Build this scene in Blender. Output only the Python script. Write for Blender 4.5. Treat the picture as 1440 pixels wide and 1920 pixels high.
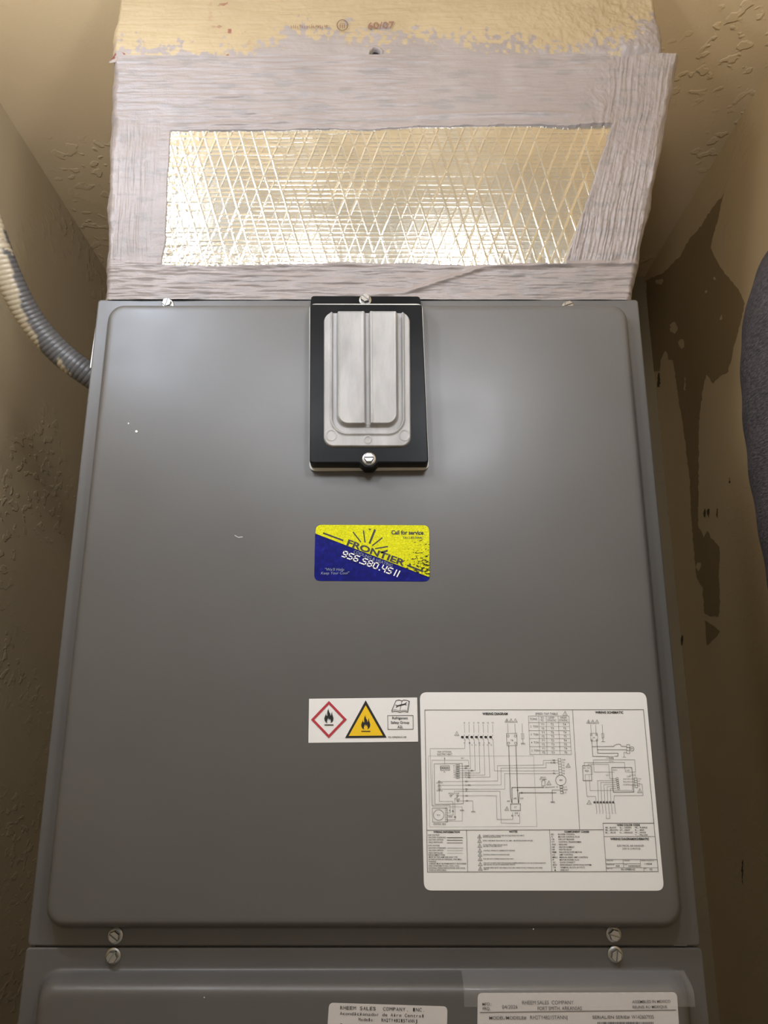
import bpy, bmesh, math, random
import numpy as np
from mathutils import Vector
from mathutils.geometry import tessellate_polygon

for o in list(bpy.data.objects):
    bpy.data.objects.remove(o)
SC = bpy.context.scene
COL = SC.collection
random.seed(7)

# ------------------------------------------------------------------ camera
FPX, TH, D0, Z0 = 1400.0, math.radians(14.83), 0.6597, 1.67
cd = bpy.data.cameras.new('camera')
cd.sensor_fit = 'VERTICAL'
cd.sensor_height = 36.0
cd.lens = 36.0 * FPX / 1920.0
cd.clip_start = 0.01
cam = bpy.data.objects.new('camera', cd)
COL.objects.link(cam)
cam.location = (0, -D0, Z0)
cam.rotation_euler = (math.pi / 2 + TH, 0, 0)
SC.camera = cam

# ------------------------------------------------------------------ light of the place
w = bpy.data.worlds.new('hallway_light')
SC.world = w
w.use_nodes = True
w.node_tree.nodes['Background'].inputs[0].default_value = (1.0, 0.93, 0.82, 1)
w.node_tree.nodes['Background'].inputs[1].default_value = 0.42
LAMP = (-0.37, -0.43, Z0 + 0.57)
LAMP_POWER = 138.0
FILL_LEFT = (-0.13, -0.48, Z0 + 0.43)  # unseen fill bulb, set left so that shadows fall to the right
FILL_RIGHT = (0.12, -0.50, Z0 + 0.43)  # second fill bulb, added to brighten the right wall
FILL_POWER = 62.0
SC.view_settings.view_transform = 'Standard'
SC.view_settings.look = 'None'
SC.view_settings.gamma = 1.0
SC.view_settings.use_curve_mapping = False
SC.view_settings.exposure = 0.0

# ------------------------------------------------------------------ geometry helpers
CT, ST = math.cos(TH), math.sin(TH)


def ray(px, py):
    a = (px - 720.0) / FPX
    b = (960.0 - py) / FPX
    return Vector((a, CT - ST * b, ST + CT * b))


def P(px, py, y=0.0):
    r = ray(px, py)
    t = (y + D0) / r.y
    return Vector((r.x * t, y, Z0 + r.z * t))


def PX(px, py, x):
    r = ray(px, py)
    t = x / r.x
    return Vector((x, -D0 + r.y * t, Z0 + r.z * t))


def PN(px, py, p0, n):
    r = ray(px, py)
    c = Vector((0, -D0, Z0))
    t = (p0 - c).dot(n) / r.dot(n)
    return c + r * t


def link(o, parent=None):
    COL.objects.link(o)
    if parent is not None:
        o.parent = parent
    return o


def mesh_obj(name, verts, faces, mat, parent=None, smooth=False):
    me = bpy.data.meshes.new(name)
    me.from_pydata([tuple(v) for v in verts], [], faces)
    me.update()
    if mat:
        me.materials.append(mat)
    if smooth:
        me.polygons.foreach_set('use_smooth', [True] * len(me.polygons))
    o = bpy.data.objects.new(name, me)
    return link(o, parent)


def bm_obj(name, bm, mat, parent=None, smooth=False):
    me = bpy.data.meshes.new(name)
    bmesh.ops.recalc_face_normals(bm, faces=bm.faces)
    bm.to_mesh(me)
    bm.free()
    if mat:
        me.materials.append(mat)
    if smooth:
        me.polygons.foreach_set('use_smooth', [True] * len(me.polygons))
    return link(bpy.data.objects.new(name, me), parent)


def tag(o, label=None, cat=None, group=None, kind=None):
    if label:
        o['label'] = label
    if cat:
        o['category'] = cat
    if group:
        o['group'] = group
    if kind:
        o['kind'] = kind
    return o


def empty(name, loc):
    o = bpy.data.objects.new(name, None)
    o.empty_display_size = 0.05
    link(o)
    o.location = loc
    return o


def child(o, root):
    """parent while the mesh stays in world coordinates"""
    o.parent = root
    o.matrix_parent_inverse = root.matrix_basis.inverted()
    return o


def add_box(bm, x0, x1, y0, y1, z0, z1):
    v = [bm.verts.new(p) for p in ((x0, y0, z0), (x1, y0, z0), (x1, y1, z0), (x0, y1, z0),
                                   (x0, y0, z1), (x1, y0, z1), (x1, y1, z1), (x0, y1, z1))]
    for f in ((0, 3, 2, 1), (4, 5, 6, 7), (0, 1, 5, 4), (1, 2, 6, 5), (2, 3, 7, 6), (3, 0, 4, 7)):
        bm.faces.new([v[i] for i in f])


def box(name, x0, x1, y0, y1, z0, z1, mat, bevel=0.0):
    bm = bmesh.new()
    add_box(bm, x0, x1, y0, y1, z0, z1)
    if bevel:
        bmesh.ops.bevel(bm, geom=bm.edges[:], offset=bevel, segments=2, profile=0.5, affect='EDGES')
    return bm_obj(name, bm, mat)


# value noise on numpy arrays
def vnoise(x, y, seed=0):
    rng = np.random.RandomState(seed)
    N = 256
    g = rng.rand(N, N)
    xi = np.floor(x).astype(int)
    yi = np.floor(y).astype(int)
    xf = x - xi
    yf = y - yi
    xf = xf * xf * (3 - 2 * xf)
    yf = yf * yf * (3 - 2 * yf)
    a = g[xi % N, yi % N]
    b = g[(xi + 1) % N, yi % N]
    c = g[xi % N, (yi + 1) % N]
    d = g[(xi + 1) % N, (yi + 1) % N]
    return (a * (1 - xf) + b * xf) * (1 - yf) + (c * (1 - xf) + d * xf) * yf - 0.5


def fbm(x, y, seed=0, oct=4):
    s = 0
    a = 1.0
    for i in range(oct):
        s = s + a * vnoise(x * 2 ** i, y * 2 ** i, seed + i)
        a *= 0.5
    return s


def sstep(a, b, x):
    t = np.clip((x - a) / (b - a), 0, 1)
    return t * t * (3 - 2 * t)


def grid_obj(name, nu, nv, fn, mat, root=None, attr=None):
    """fn(u,v) -> X,Y,Z arrays; u across, v down"""
    u, v = np.meshgrid(np.linspace(0, 1, nu), np.linspace(0, 1, nv))
    X, Y, Z = fn(u, v)
    co = np.stack([X, Y, Z], -1).reshape(-1, 3)
    i = np.arange(nu * nv).reshape(nv, nu)
    q = np.stack([i[:-1, :-1], i[1:, :-1], i[1:, 1:], i[:-1, 1:]], -1).reshape(-1, 4)
    me = bpy.data.meshes.new(name)
    me.vertices.add(len(co))
    me.vertices.foreach_set('co', co.astype(np.float32).ravel())
    me.loops.add(q.size)
    me.loops.foreach_set('vertex_index', q.astype(np.int32).ravel())
    me.polygons.add(len(q))
    me.polygons.foreach_set('loop_start', np.arange(0, q.size, 4, dtype=np.int32))
    me.update(calc_edges=True)
    me.polygons.foreach_set('use_smooth', np.ones(len(q), dtype=bool))
    me.validate()
    me.materials.append(mat)
    if attr is not None:
        for k, arr in attr(u, v).items():
            a = me.attributes.new(k, 'FLOAT', 'POINT')
            a.data.foreach_set('value', arr.astype(np.float32).ravel())
    o = link(bpy.data.objects.new(name, me))
    if root is not None:
        child(o, root)
    return o


# ------------------------------------------------------------------ material helpers
def new_mat(name):
    m = bpy.data.materials.new(name)
    m.use_nodes = True
    nt = m.node_tree
    return m, nt, nt.nodes['Principled BSDF']


def setp(b, **k):
    names = dict(col='Base Color', rough='Roughness', metal='Metallic', spec='Specular IOR Level',
                 trans='Transmission Weight', alpha='Alpha', coat='Coat Weight', ior='IOR',
                 sheen='Sheen Weight', emit='Emission Color', estr='Emission Strength')
    for a, v in k.items():
        if a in ('col', 'emit') and len(v) == 3:
            v = (*v, 1)
        b.inputs[names[a]].default_value = v


def plain(name, col, rough=0.5, **k):
    m, nt, b = new_mat(name)
    setp(b, col=col, rough=rough, **k)
    return m


def coords(nt, scale=(1, 1, 1)):
    tc = nt.nodes.new('ShaderNodeTexCoord')
    mp = nt.nodes.new('ShaderNodeMapping')
    mp.inputs['Scale'].default_value = scale
    nt.links.new(tc.outputs['Object'], mp.inputs[0])
    return mp.outputs[0]


def noise(nt, vec, scale, detail=4, rough=0.5):
    n = nt.nodes.new('ShaderNodeTexNoise')
    n.inputs['Scale'].default_value = scale
    n.inputs['Detail'].default_value = detail
    n.inputs['Roughness'].default_value = rough
    nt.links.new(vec, n.inputs['Vector'])
    return n.outputs['Fac']


def ramp(nt, fac, stops):
    r = nt.nodes.new('ShaderNodeValToRGB')
    e = r.color_ramp.elements
    while len(e) < len(stops):
        e.new(0.5)
    for i, (p, c) in enumerate(stops):
        e[i].position = p
        e[i].color = (*c, 1) if len(c) == 3 else c
    nt.links.new(fac, r.inputs[0])
    return r.outputs[0]


def mixc(nt, fac, a, b):
    n = nt.nodes.new('ShaderNodeMix')
    n.data_type = 'RGBA'
    for i, s in ((0, fac), (6, a), (7, b)):
        if isinstance(s, (int, float)):
            n.inputs[i].default_value = s
        elif isinstance(s, tuple):
            n.inputs[i].default_value = (*s, 1)
        else:
            nt.links.new(s, n.inputs[i])
    return n.outputs[2]


def bump(nt, b, h, strength=0.3, dist=0.001):
    n = nt.nodes.new('ShaderNodeBump')
    n.inputs['Strength'].default_value = strength
    n.inputs['Distance'].default_value = dist
    nt.links.new(h, n.inputs['Height'])
    nt.links.new(n.outputs[0], b.inputs['Normal'])


def wall_mat(name, col, col2, rough=0.55, knock=0.5):
    m, nt, b = new_mat(name)
    v = coords(nt)
    c = ramp(nt, noise(nt, v, 6, 3), [(0.3, col), (0.7, col2)])
    nt.links.new(c, b.inputs['Base Color'])
    setp(b, rough=rough, spec=0.35)
    v2 = coords(nt, (1, 1, 1.6))
    k = ramp(nt, noise(nt, v2, 55, 2, 0.45), [(0.56, (0, 0, 0)), (0.62, (1, 1, 1))])
    area = ramp(nt, noise(nt, v, 4.5, 2), [(0.45, (0, 0, 0)), (0.6, (1, 1, 1))])
    mu = nt.nodes.new('ShaderNodeMath')
    mu.operation = 'MULTIPLY'
    nt.links.new(k, mu.inputs[0])
    nt.links.new(area, mu.inputs[1])
    fine = noise(nt, v, 260, 3)
    ad = nt.nodes.new('ShaderNodeMath')
    ad.operation = 'MULTIPLY_ADD'
    nt.links.new(fine, ad.inputs[0])
    ad.inputs[1].default_value = 0.12
    nt.links.new(mu.outputs[0], ad.inputs[2])
    bump(nt, b, ad.outputs[0], knock, 0.0015)
    return m


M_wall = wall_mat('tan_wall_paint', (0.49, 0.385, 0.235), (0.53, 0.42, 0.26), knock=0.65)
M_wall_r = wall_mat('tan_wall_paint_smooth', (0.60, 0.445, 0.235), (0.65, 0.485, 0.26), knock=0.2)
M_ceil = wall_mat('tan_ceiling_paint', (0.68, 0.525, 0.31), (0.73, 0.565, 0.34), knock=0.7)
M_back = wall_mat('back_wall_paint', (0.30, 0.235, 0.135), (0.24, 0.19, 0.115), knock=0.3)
M_floor = plain('floor_concrete', (0.42, 0.38, 0.32), 0.7)
M_bare = wall_mat('bare_brown_wall', (0.29, 0.20, 0.09), (0.325, 0.225, 0.105), 0.6, 0.1)
M_mark = plain('dark_scuff', (0.10, 0.068, 0.03), 0.7)

# painted steel
M_steel, nt, b = new_mat('grey_painted_steel')
v = coords(nt)
c = ramp(nt, noise(nt, v, 9, 3), [(0.3, (0.082, 0.079, 0.075)), (0.7, (0.092, 0.088, 0.083))])
nt.links.new(c, b.inputs['Base Color'])
rr = ramp(nt, noise(nt, v, 14, 4), [(0.3, (0.38,) * 3), (0.7, (0.46,) * 3)])
nt.links.new(rr, b.inputs['Roughness'])
setp(b, spec=0.55)
bump(nt, b, noise(nt, v, 5, 2), 0.15, 0.004)

M_edge = plain('white_edge', (0.6, 0.6, 0.58), 0.5)
M_zinc = plain('zinc_screw', (0.45, 0.45, 0.44), 0.33, metal=1.0)
M_blackp, nt, b = new_mat('black_plastic')
v = coords(nt)
c = ramp(nt, noise(nt, v, 30, 4), [(0.35, (0.0035, 0.004, 0.0045)), (0.75, (0.009, 0.009, 0.0095))])
nt.links.new(c, b.inputs['Base Color'])
setp(b, rough=0.36, spec=0.1)
M_gasket = plain('white_gasket', (0.55, 0.54, 0.50), 0.6)

M_frost, nt, b = new_mat('frosted_clear_plastic')
v = coords(nt, (1, 1, 0.25))
c = ramp(nt, noise(nt, v, 70, 5, 0.6), [(0.3, (0.28, 0.272, 0.26)), (0.7, (0.44, 0.428, 0.41))])
nt.links.new(c, b.inputs['Base Color'])
rr = ramp(nt, noise(nt, v, 120, 4), [(0.3, (0.38,) * 3), (0.7, (0.55,) * 3)])
nt.links.new(rr, b.inputs['Roughness'])
setp(b, trans=0.2, spec=0.4)

# foil facing
M_foil, nt, b = new_mat('foil_facing')
v = coords(nt)
c = ramp(nt, noise(nt, v, 40, 4), [(0.3, (0.60, 0.56, 0.46)), (0.7, (0.68, 0.64, 0.535))])
nt.links.new(c, b.inputs['Base Color'])
setp(b, metal=0.9, rough=0.18)
bump(nt, b, noise(nt, v, 420, 3), 0.12, 0.0006)

# mastic: lilac grey brushed coat
M_mastic, nt, b = new_mat('lilac_grey_mastic')
v = coords(nt)
c = ramp(nt, noise(nt, v, 18, 5), [(0.3, (0.235, 0.199, 0.182)), (0.7, (0.275, 0.235, 0.216))])
at = nt.nodes.new('ShaderNodeAttribute')
at.attribute_name = 'thin'
c2 = mixc(nt, at.outputs['Fac'], c, (0.205, 0.185, 0.174))
nt.links.new(c2, b.inputs['Base Color'])
setp(b, rough=0.42, spec=0.5)
bump(nt, b, noise(nt, v, 650, 4, 0.6), 0.4, 0.0008)

# upper duct: cream overspray over the mastic
M_cream, nt, b = new_mat('cream_overspray')
v = coords(nt)
lil = ramp(nt, noise(nt, v, 30, 4), [(0.3, (0.235, 0.203, 0.188)), (0.7, (0.275, 0.24, 0.223))])
cre = ramp(nt, noise(nt, v, 12, 5), [(0.3, (0.31, 0.24, 0.14)), (0.7, (0.375, 0.295, 0.178))])
at = nt.nodes.new('ShaderNodeAttribute')
at.attribute_name = 'cream'
red = nt.nodes.new('ShaderNodeAttribute')
red.attribute_name = 'red'
c = mixc(nt, at.outputs['Fac'], lil, cre)
c = mixc(nt, red.outputs['Fac'], c, (0.16, 0.035, 0.03))
nt.links.new(c, b.inputs['Base Color'])
setp(b, rough=0.5, spec=0.45)
bump(nt, b, noise(nt, v, 400, 3), 0.2, 0.0006)
M_board = plain('duct_board', (0.4, 0.36, 0.33), 0.6)
M_redprint = plain('faded_red_print', (0.19, 0.095, 0.065), 0.6)

# flexible conduit
M_cond, nt, b = new_mat('grey_conduit')
at = nt.nodes.new('ShaderNodeAttribute')
at.attribute_name = 'paint'
v = coords(nt)
c = mixc(nt, at.outputs['Fac'], (0.085, 0.082, 0.08), (0.36, 0.30, 0.205))
nt.links.new(c, b.inputs['Base Color'])
setp(b, rough=0.38, spec=0.5)

# garment
M_cloth, nt, b = new_mat('charcoal_cloth')
v = coords(nt, (0.5, 0.5, 1.6))
n1 = noise(nt, v, 430, 3, 0.6)
c = ramp(nt, n1, [(0.35, (0.020, 0.017, 0.0175)), (0.65, (0.056, 0.049, 0.050))])
nt.links.new(c, b.inputs['Base Color'])
setp(b, rough=0.75, spec=0.25)
bump(nt, b, n1, 0.9, 0.0014)

# paper and print
M_paper = plain('white_label', (0.76, 0.76, 0.75), 0.42, spec=0.4)
M_paper2 = plain('silver_white_label', (0.55, 0.53, 0.52), 0.4, spec=0.4)
M_ink = plain('black_ink', (0.012, 0.012, 0.013), 0.5)
M_ink2 = plain('grey_ink', (0.10, 0.10, 0.10), 0.5)
M_ink3 = plain('light_grey_ink', (0.26, 0.26, 0.26), 0.5)
M_hred = plain('hazard_red', (0.42, 0.03, 0.045), 0.45)
M_hyel = plain('hazard_yellow', (0.80, 0.52, 0.008), 0.45)
M_white = plain('white_print', (0.75, 0.75, 0.76), 0.4)
M_silver = plain('silver_print', (0.22, 0.25, 0.30), 0.35)

M_yel, nt, b = new_mat('worn_yellow_foil')
v = coords(nt, (1, 1, 1.7))
tc = nt.nodes.new('ShaderNodeAttribute')
tc.attribute_name = 'wear'
n1 = noise(nt, v, 330, 4, 0.6)
mth = nt.nodes.new('ShaderNodeMath')
mth.operation = 'MULTIPLY_ADD'
nt.links.new(tc.outputs['Fac'], mth.inputs[0])
mth.inputs[1].default_value = 0.33
nt.links.new(n1, mth.inputs[2])
c = ramp(nt, noise(nt, v, 600, 3), [(0.35, (0.44, 0.45, 0.003)), (0.62, (0.64, 0.63, 0.005)), (0.75, (0.74, 0.72, 0.03))])
fk = ramp(nt, mth.outputs[0], [(0.74, (0, 0, 0)), (0.78, (1, 1, 1))])
c = mixc(nt, fk, c, (0.030, 0.034, 0.008))
nt.links.new(c, b.inputs['Base Color'])
setp(b, rough=0.42, spec=0.12)
bump(nt, b, n1, 0.3, 0.0006)
M_blue, nt, b = new_mat('blue_foil')
v = coords(nt)
c = ramp(nt, noise(nt, v, 240, 4), [(0.35, (0.003, 0.004, 0.10)), (0.62, (0.005, 0.007, 0.16)), (0.76, (0.015, 0.02, 0.22))])
nt.links.new(c, b.inputs['Base Color'])
setp(b, rough=0.42, spec=0.12)

# clear tape
M_tape, nt, b = new_mat('clear_tape')
setp(b, col=(0.8, 0.8, 0.8), rough=0.12, alpha=0.10, spec=0.9)
v = coords(nt)
bump(nt, b, noise(nt, v, 90, 4), 0.5, 0.002)

M_bulb, nt, b = new_mat('bulb_glow')
setp(b, col=(0.9, 0.9, 0.9), emit=(0.90, 1.02, 1.24), estr=LAMP_POWER)
M_bulb_fill, nt, b = new_mat('fill_bulb_glow')  # glow of the unseen fill bulbs
setp(b, col=(0.9, 0.9, 0.9), emit=(1.0, 1.045, 1.14), estr=FILL_POWER)
M_lampw = plain('lampholder_white', (0.75, 0.74, 0.72), 0.4)

# ------------------------------------------------------------------ the setting
XL, XR = -0.505, 0.4805
YB, YO = 0.56, -1.15
ZC = Z0 + 0.772


def struct(o):
    o['kind'] = 'structure'
    return o


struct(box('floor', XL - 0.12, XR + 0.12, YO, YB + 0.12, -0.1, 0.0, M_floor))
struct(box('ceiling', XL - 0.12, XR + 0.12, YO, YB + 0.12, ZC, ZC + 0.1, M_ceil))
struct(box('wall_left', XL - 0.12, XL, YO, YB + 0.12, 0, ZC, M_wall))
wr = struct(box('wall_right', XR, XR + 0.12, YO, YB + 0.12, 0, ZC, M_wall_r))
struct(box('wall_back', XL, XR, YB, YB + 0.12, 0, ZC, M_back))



def flat_poly(name, pts, mat, root=None, thick=None, nrm=(0, -1, 0)):
    """planar polygon (list of world points), optionally extruded along nrm"""
    n = len(pts)
    tris = tessellate_polygon([pts])
    verts = list(pts)
    faces = [tuple(t) for t in tris]
    nv = Vector(nrm)
    if thick:
        verts = [p + nv * thick for p in pts] + list(pts)
        for i in range(n):
            j = (i + 1) % n
            faces.append((i, j, n + j, n + i))
    me = bpy.data.meshes.new(name)
    me.from_pydata([tuple(p) for p in verts], [], faces)
    me.materials.append(mat)
    bm = bmesh.new()
    bm.from_mesh(me)
    bmesh.ops.recalc_face_normals(bm, faces=bm.faces)
    # the big face must look along nrm
    s = sum((f.normal.dot(nv) * f.calc_area() for f in bm.faces))
    if s < 0:
        bmesh.ops.reverse_faces(bm, faces=bm.faces)
    bm.to_mesh(me)
    bm.free()
    o = link(bpy.data.objects.new(name, me))
    if root is not None:
        child(o, root)
    return o


def jag(pts, amp, step, seed):
    """roughen an outline in pixel space"""
    r = random.Random(seed)
    out = []
    n = len(pts)
    for i in range(n):
        a, b2 = pts[i], pts[(i + 1) % n]
        L = math.hypot(b2[0] - a[0], b2[1] - a[1])
        k = max(1, int(L / step))
        for j in range(k):
            t = j / k
            out.append((a[0] + (b2[0] - a[0]) * t + r.uniform(-amp, amp) * 0.6,
                        a[1] + (b2[1] - a[1]) * t + r.uniform(-amp, amp)))
    return out


stain = [(1211, 526), (1243, 512), (1274, 481), (1294, 446), (1314, 423), (1330, 398), (1345, 378), (1358, 362),
         (1352, 382), (1346, 410), (1340, 432), (1332, 464), (1343, 487), (1355, 508), (1367, 522), (1387, 547),
         (1396, 569), (1390, 600), (1381, 630), (1374, 659), (1365, 697), (1350, 704), (1337, 719), (1330, 708), (1324, 704),
         (1318, 731), (1313, 770), (1310, 806), (1310, 894), (1309, 931), (1309, 985), (1319, 1007), (1326, 995),
         (1333, 1008), (1349, 1025), (1350, 1042), (1348, 1080), (1350, 1135), (1347, 1157), (1333, 1155), (1321, 1150),
         (1317, 1102), (1305, 1080), (1302, 1042), (1297, 985), (1293, 900), (1284, 822), (1274, 759),
         (1265, 697), (1262, 675), (1254, 676), (1249, 656), (1240, 672), (1236, 696), (1225, 697), (1219, 650),
         (1214, 587)]
xs = XR - 0.0004
flat_poly('bare_patch', [PX(a, b2, xs) for a, b2 in jag(stain, 1.6, 5, 3)], M_bare, wr, nrm=(-1, 0, 0))
flat_poly('bare_patch', [PX(a, b2, xs) for a, b2 in jag([(1322, 1164), (1336, 1172), (1350, 1185), (1338, 1198), (1325, 1211), (1323, 1190)], 1, 5, 4)], M_bare, wr, nrm=(-1, 0, 0))
for k, (cx, cy, sx, sy) in enumerate([(1263, 614, 7, 11), (1278, 645, 6, 8), (1235, 528, 8, 6), (1340, 523, 2, 3), (1352, 595, 2, 4), (1324, 546, 2, 2),
                                      (1309, 1062, 5, 8), (1284, 720, 1.5, 14)]):
    pp = [(cx + sx * math.cos(i * .7), cy + sy * math.sin(i * .7)) for i in range(9)]
    flat_poly('paint_fleck', [PX(a, b2, XR - 0.0008) for a, b2 in jag(pp, 2.2, 3, 20 + k)], M_wall_r, wr, nrm=(-1, 0, 0))
for k, (cx, cy, sx, sy) in enumerate([(1235, 712, 3, 14), (1250, 968, 2.5, 12), (1328, 962, 2, 9), (1345, 962, 1.5, 9), (1368, 902, 1.5, 6),
                                      (1279, 1200, 2.5, 11), (1321, 962, 1.5, 8), (1392, 1635, 1.5, 24)]):
    pp = [(cx + sx * math.cos(i * .7), cy + sy * math.sin(i * .7)) for i in range(9)]
    flat_poly('scuff_mark', [PX(a, b2, XR - 0.0009) for a, b2 in jag(pp, 1.8, 3, 40 + k)], M_mark, wr, nrm=(-1, 0, 0))

# ------------------------------------------------------------------ ceiling lamp (the closet's bulb, above the frame) and the fill bulbs added out of view
def lathe(name, prof, mat, loc, root, seg=32, axis='Z'):
    bm = bmesh.new()
    rings = []
    for r, h in prof:
        ring = []
        for i in range(seg):
            a = 2 * math.pi * i / seg
            ring.append(bm.verts.new((loc[0] + r * math.cos(a), loc[1] + r * math.sin(a), loc[2] + h)))
        rings.append(ring)
    for a, b2 in zip(rings, rings[1:]):
        for i in range(seg):
            bm.faces.new((a[i], a[(i + 1) % seg], b2[(i + 1) % seg], b2[i]))
    bm.faces.new(rings[0][::-1])
    bm.faces.new(rings[-1])
    o = bm_obj(name, bm, mat, smooth=True)
    return child(o, root)




def bulb_lamp(at, rb, mat, label):
    lamp = empty('unseen_lamp', (at[0], at[1], ZC))
    tag(lamp, label, 'lamp')
    k = rb / 0.03
    zz_ = at[2] + 0.06 * k - ZC
    rs = 0.024 if zz_ > -0.16 else 0.004
    lathe('lampholder', [(0.056, 0), (0.058, -0.012), (0.045, -0.03), (0.026, -0.04), (rs, -0.045), (rs, zz_ + 0.045), (0.02, zz_ + 0.04), (0.024, zz_)], M_lampw, (at[0], at[1], ZC), lamp)
    prof = [(0.014, 0.07 * k), (0.015, 0.05 * k), (0.02 * k, 0.035 * k), (0.028 * k, 0.018 * k)]
    prof += [(rb * math.cos(t), rb * math.sin(t)) for t in np.linspace(0.3, -1.45, 9)]
    lathe('bulb', prof, mat, at, lamp, 20)


bulb_lamp(LAMP, 0.03, M_bulb, 'bare cool white bulb in a lampholder above the left end of the duct')
bulb_lamp(FILL_LEFT, 0.031, M_bulb_fill, 'unseen white fill bulb hanging low from the ceiling, left one of the pair')
bulb_lamp(FILL_RIGHT, 0.041, M_bulb_fill, 'added white fill bulb hanging low from the ceiling, right, larger one of the pair')

# ------------------------------------------------------------------ supply plenum
ZT0 = P(700, 562, 0).z          # cabinet top
LEAN = 0.05
ZK = P(700, 108, -LEAN).z       # kink between sloped transition and upright duct
N_TR = Vector((0, -(ZK - ZT0), -LEAN)).normalized()
P_TR = Vector((0, 0.0, ZT0))
plenum = empty('supply_plenum', (0, 0.2, ZT0))
tag(plenum, 'mastic-coated supply duct with foil patch above the grey air handler', 'duct')

tl = PN(205, 106, P_TR, N_TR)
tr = PN(1279, 104, P_TR, N_TR)
bl = PN(193, 562.5, P_TR, N_TR)
br = PN(1187, 562.5, P_TR, N_TR)
foilpx = [(318, 245), (1145, 238), (1060, 498), (305, 497)]
foil = [PN(a, b2, P_TR, N_TR) for a, b2 in foilpx]


def bil(q, u, v):
    q = [np.array(p) for p in q]
    f = lambda i: (q[0][i] * (1 - u) + q[1][i] * u) * (1 - v) + (q[3][i] * (1 - u) + q[2][i] * u) * v
    return f(0), f(1), f(2)


Q = [tl, tr, br, bl]
NT = np.array(N_TR)


def poly_sd(X, Z, pts):
    """signed distance to a convex quad in the xz plane (negative inside)"""
    d = np.full(X.shape, -9.0)
    n = len(pts)
    c = np.mean([[p.x, p.z] for p in pts], 0)
    for i in range(n):
        a, b2 = pts[i], pts[(i + 1) % n]
        e = np.array([b2.x - a.x, b2.z - a.z])
        nn = np.array([e[1], -e[0]]) / np.hypot(*e)
        if nn @ (c - np.array([a.x, a.z])) > 0:
            nn = -nn
        d = np.maximum(d, (X - a.x) * nn[0] + (Z - a.z) * nn[1])
    return d


def transition(u, v):
    X, Y, Z = bil(Q, u, v)
    wob = 0.0016 * fbm(X * 60, Z * 60, 5) + 0.004 * fbm(X * 14, Z * 14, 9, 2)
    sd = poly_sd(X, Z, foil) + wob
    # which stroke runs where
    right = sstep(0.80, 0.90, u + 0.10 * v + 0.02 * fbm(X * 30, Z * 30, 2))
    left = sstep(0.125, 0.07, u) * sstep(0.20, 0.34, v)
    bot = sstep(0.83, 0.87, v + 0.02 * fbm(X * 30, Z * 8, 12))
    side = np.maximum(right * (1 - bot), left * (1 - bot))
    s = (X - 0.20 * (Z - ZT0) * right)
    hs = 1.1 * fbm(X * 30, Z * 420, 21, 3) + 0.5 * fbm(X * 60, Z * 160, 23, 3)
    s = s + 0.004 * fbm(X * 16, Z * 16, 35, 2)
    vs = 1.15 * fbm(s * 460, Z * 22, 31, 3) * (0.5 + 1.2 * np.abs(fbm(X * 20, Z * 9, 36, 2))) + 0.6 * fbm(s * 140, Z * 60, 33, 3) + 0.35 * fbm(X * 300, Z * 300, 37, 2)
    hs = hs * (0.35 + 0.65 * np.maximum(bot, sstep(0.02, 0.3, vnoise(X * 9, Z * 9, 55) + 0.2)))
    vs = vs * (0.55 + 0.65 * right)
    h = 0.0016 + 0.0013 * (hs * (1 - side) + vs * side)
    h = h + 0.0016 * fbm(X * 25, Z * 25, 41, 4)
    # right strip is a thicker coat
    h = h + 0.0016 * right * (1 - bot)
    # sagging ridges just above the foil
    for zz, am, sdv in ((PN(0, 0, P_TR, N_TR).z, 0, 0),):
        pass
    zr = np.interp(X, [-0.2, -0.05, 0.1, 0.25], [P_at(300, 238), P_at(620, 226), P_at(900, 214), P_at(1120, 218)])
    h = h + 0.0016 * np.exp(-((Z - zr) / 0.0022) ** 2) * sstep(-0.3, 0.2, vnoise(X * 14, Z * 0 + 3, 71)) * (1 - side)
    zr2 = np.interp(X, [-0.28, -0.02, 0.02, 0.1, 0.26], [ZT0 + .0, ZT0 + 0.004, ZT0 + 0.006, ZT0 + 0.032, ZT0 + 0.036])
    h = h + 0.0022 * np.exp(-((Z - zr2) / 0.0022) ** 2) * sstep(0.5, 0.62, u)
    h = np.where(sd < 0, -0.004, np.minimum(h + 0.0010 * np.exp(-(sd / 0.004) ** 2), 0.02))
    # corners roll over to the sides
    wl = 0.010 + 0.004 * fbm(Z * 50, X * 0, 61)
    edge = np.minimum(u * 0.56, (1 - u) * 0.56)
    ro = np.clip(1 - edge / wl, 0, 1)
    h = h - 0.012 * ro ** 2
    X = X + np.where(u > 0.5, 1, -1) * ro * 0.003 * fbm(Z * 40, X * 0 + 5, 66)
    return X + NT[0] * h, Y + NT[1] * h, Z + NT[2] * h


def P_at(px, py):
    return PN(px, py, P_TR, N_TR).z


def tr_attr(u, v):
    X, Y, Z = bil(Q, u, v)
    t = sstep(0.05, 0.45, fbm(X * 50, Z * 200, 77, 4)) * 0.8
    return {'thin': t}


grid_obj('mastic_coat', 960, 440, transition, M_mastic, plenum, tr_attr)

# foil patch, reaching a little under the mastic
cF = sum(foil, Vector()) / 4
foilB = [p + (p - cF).normalized() * 0.012 for p in foil]


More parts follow.
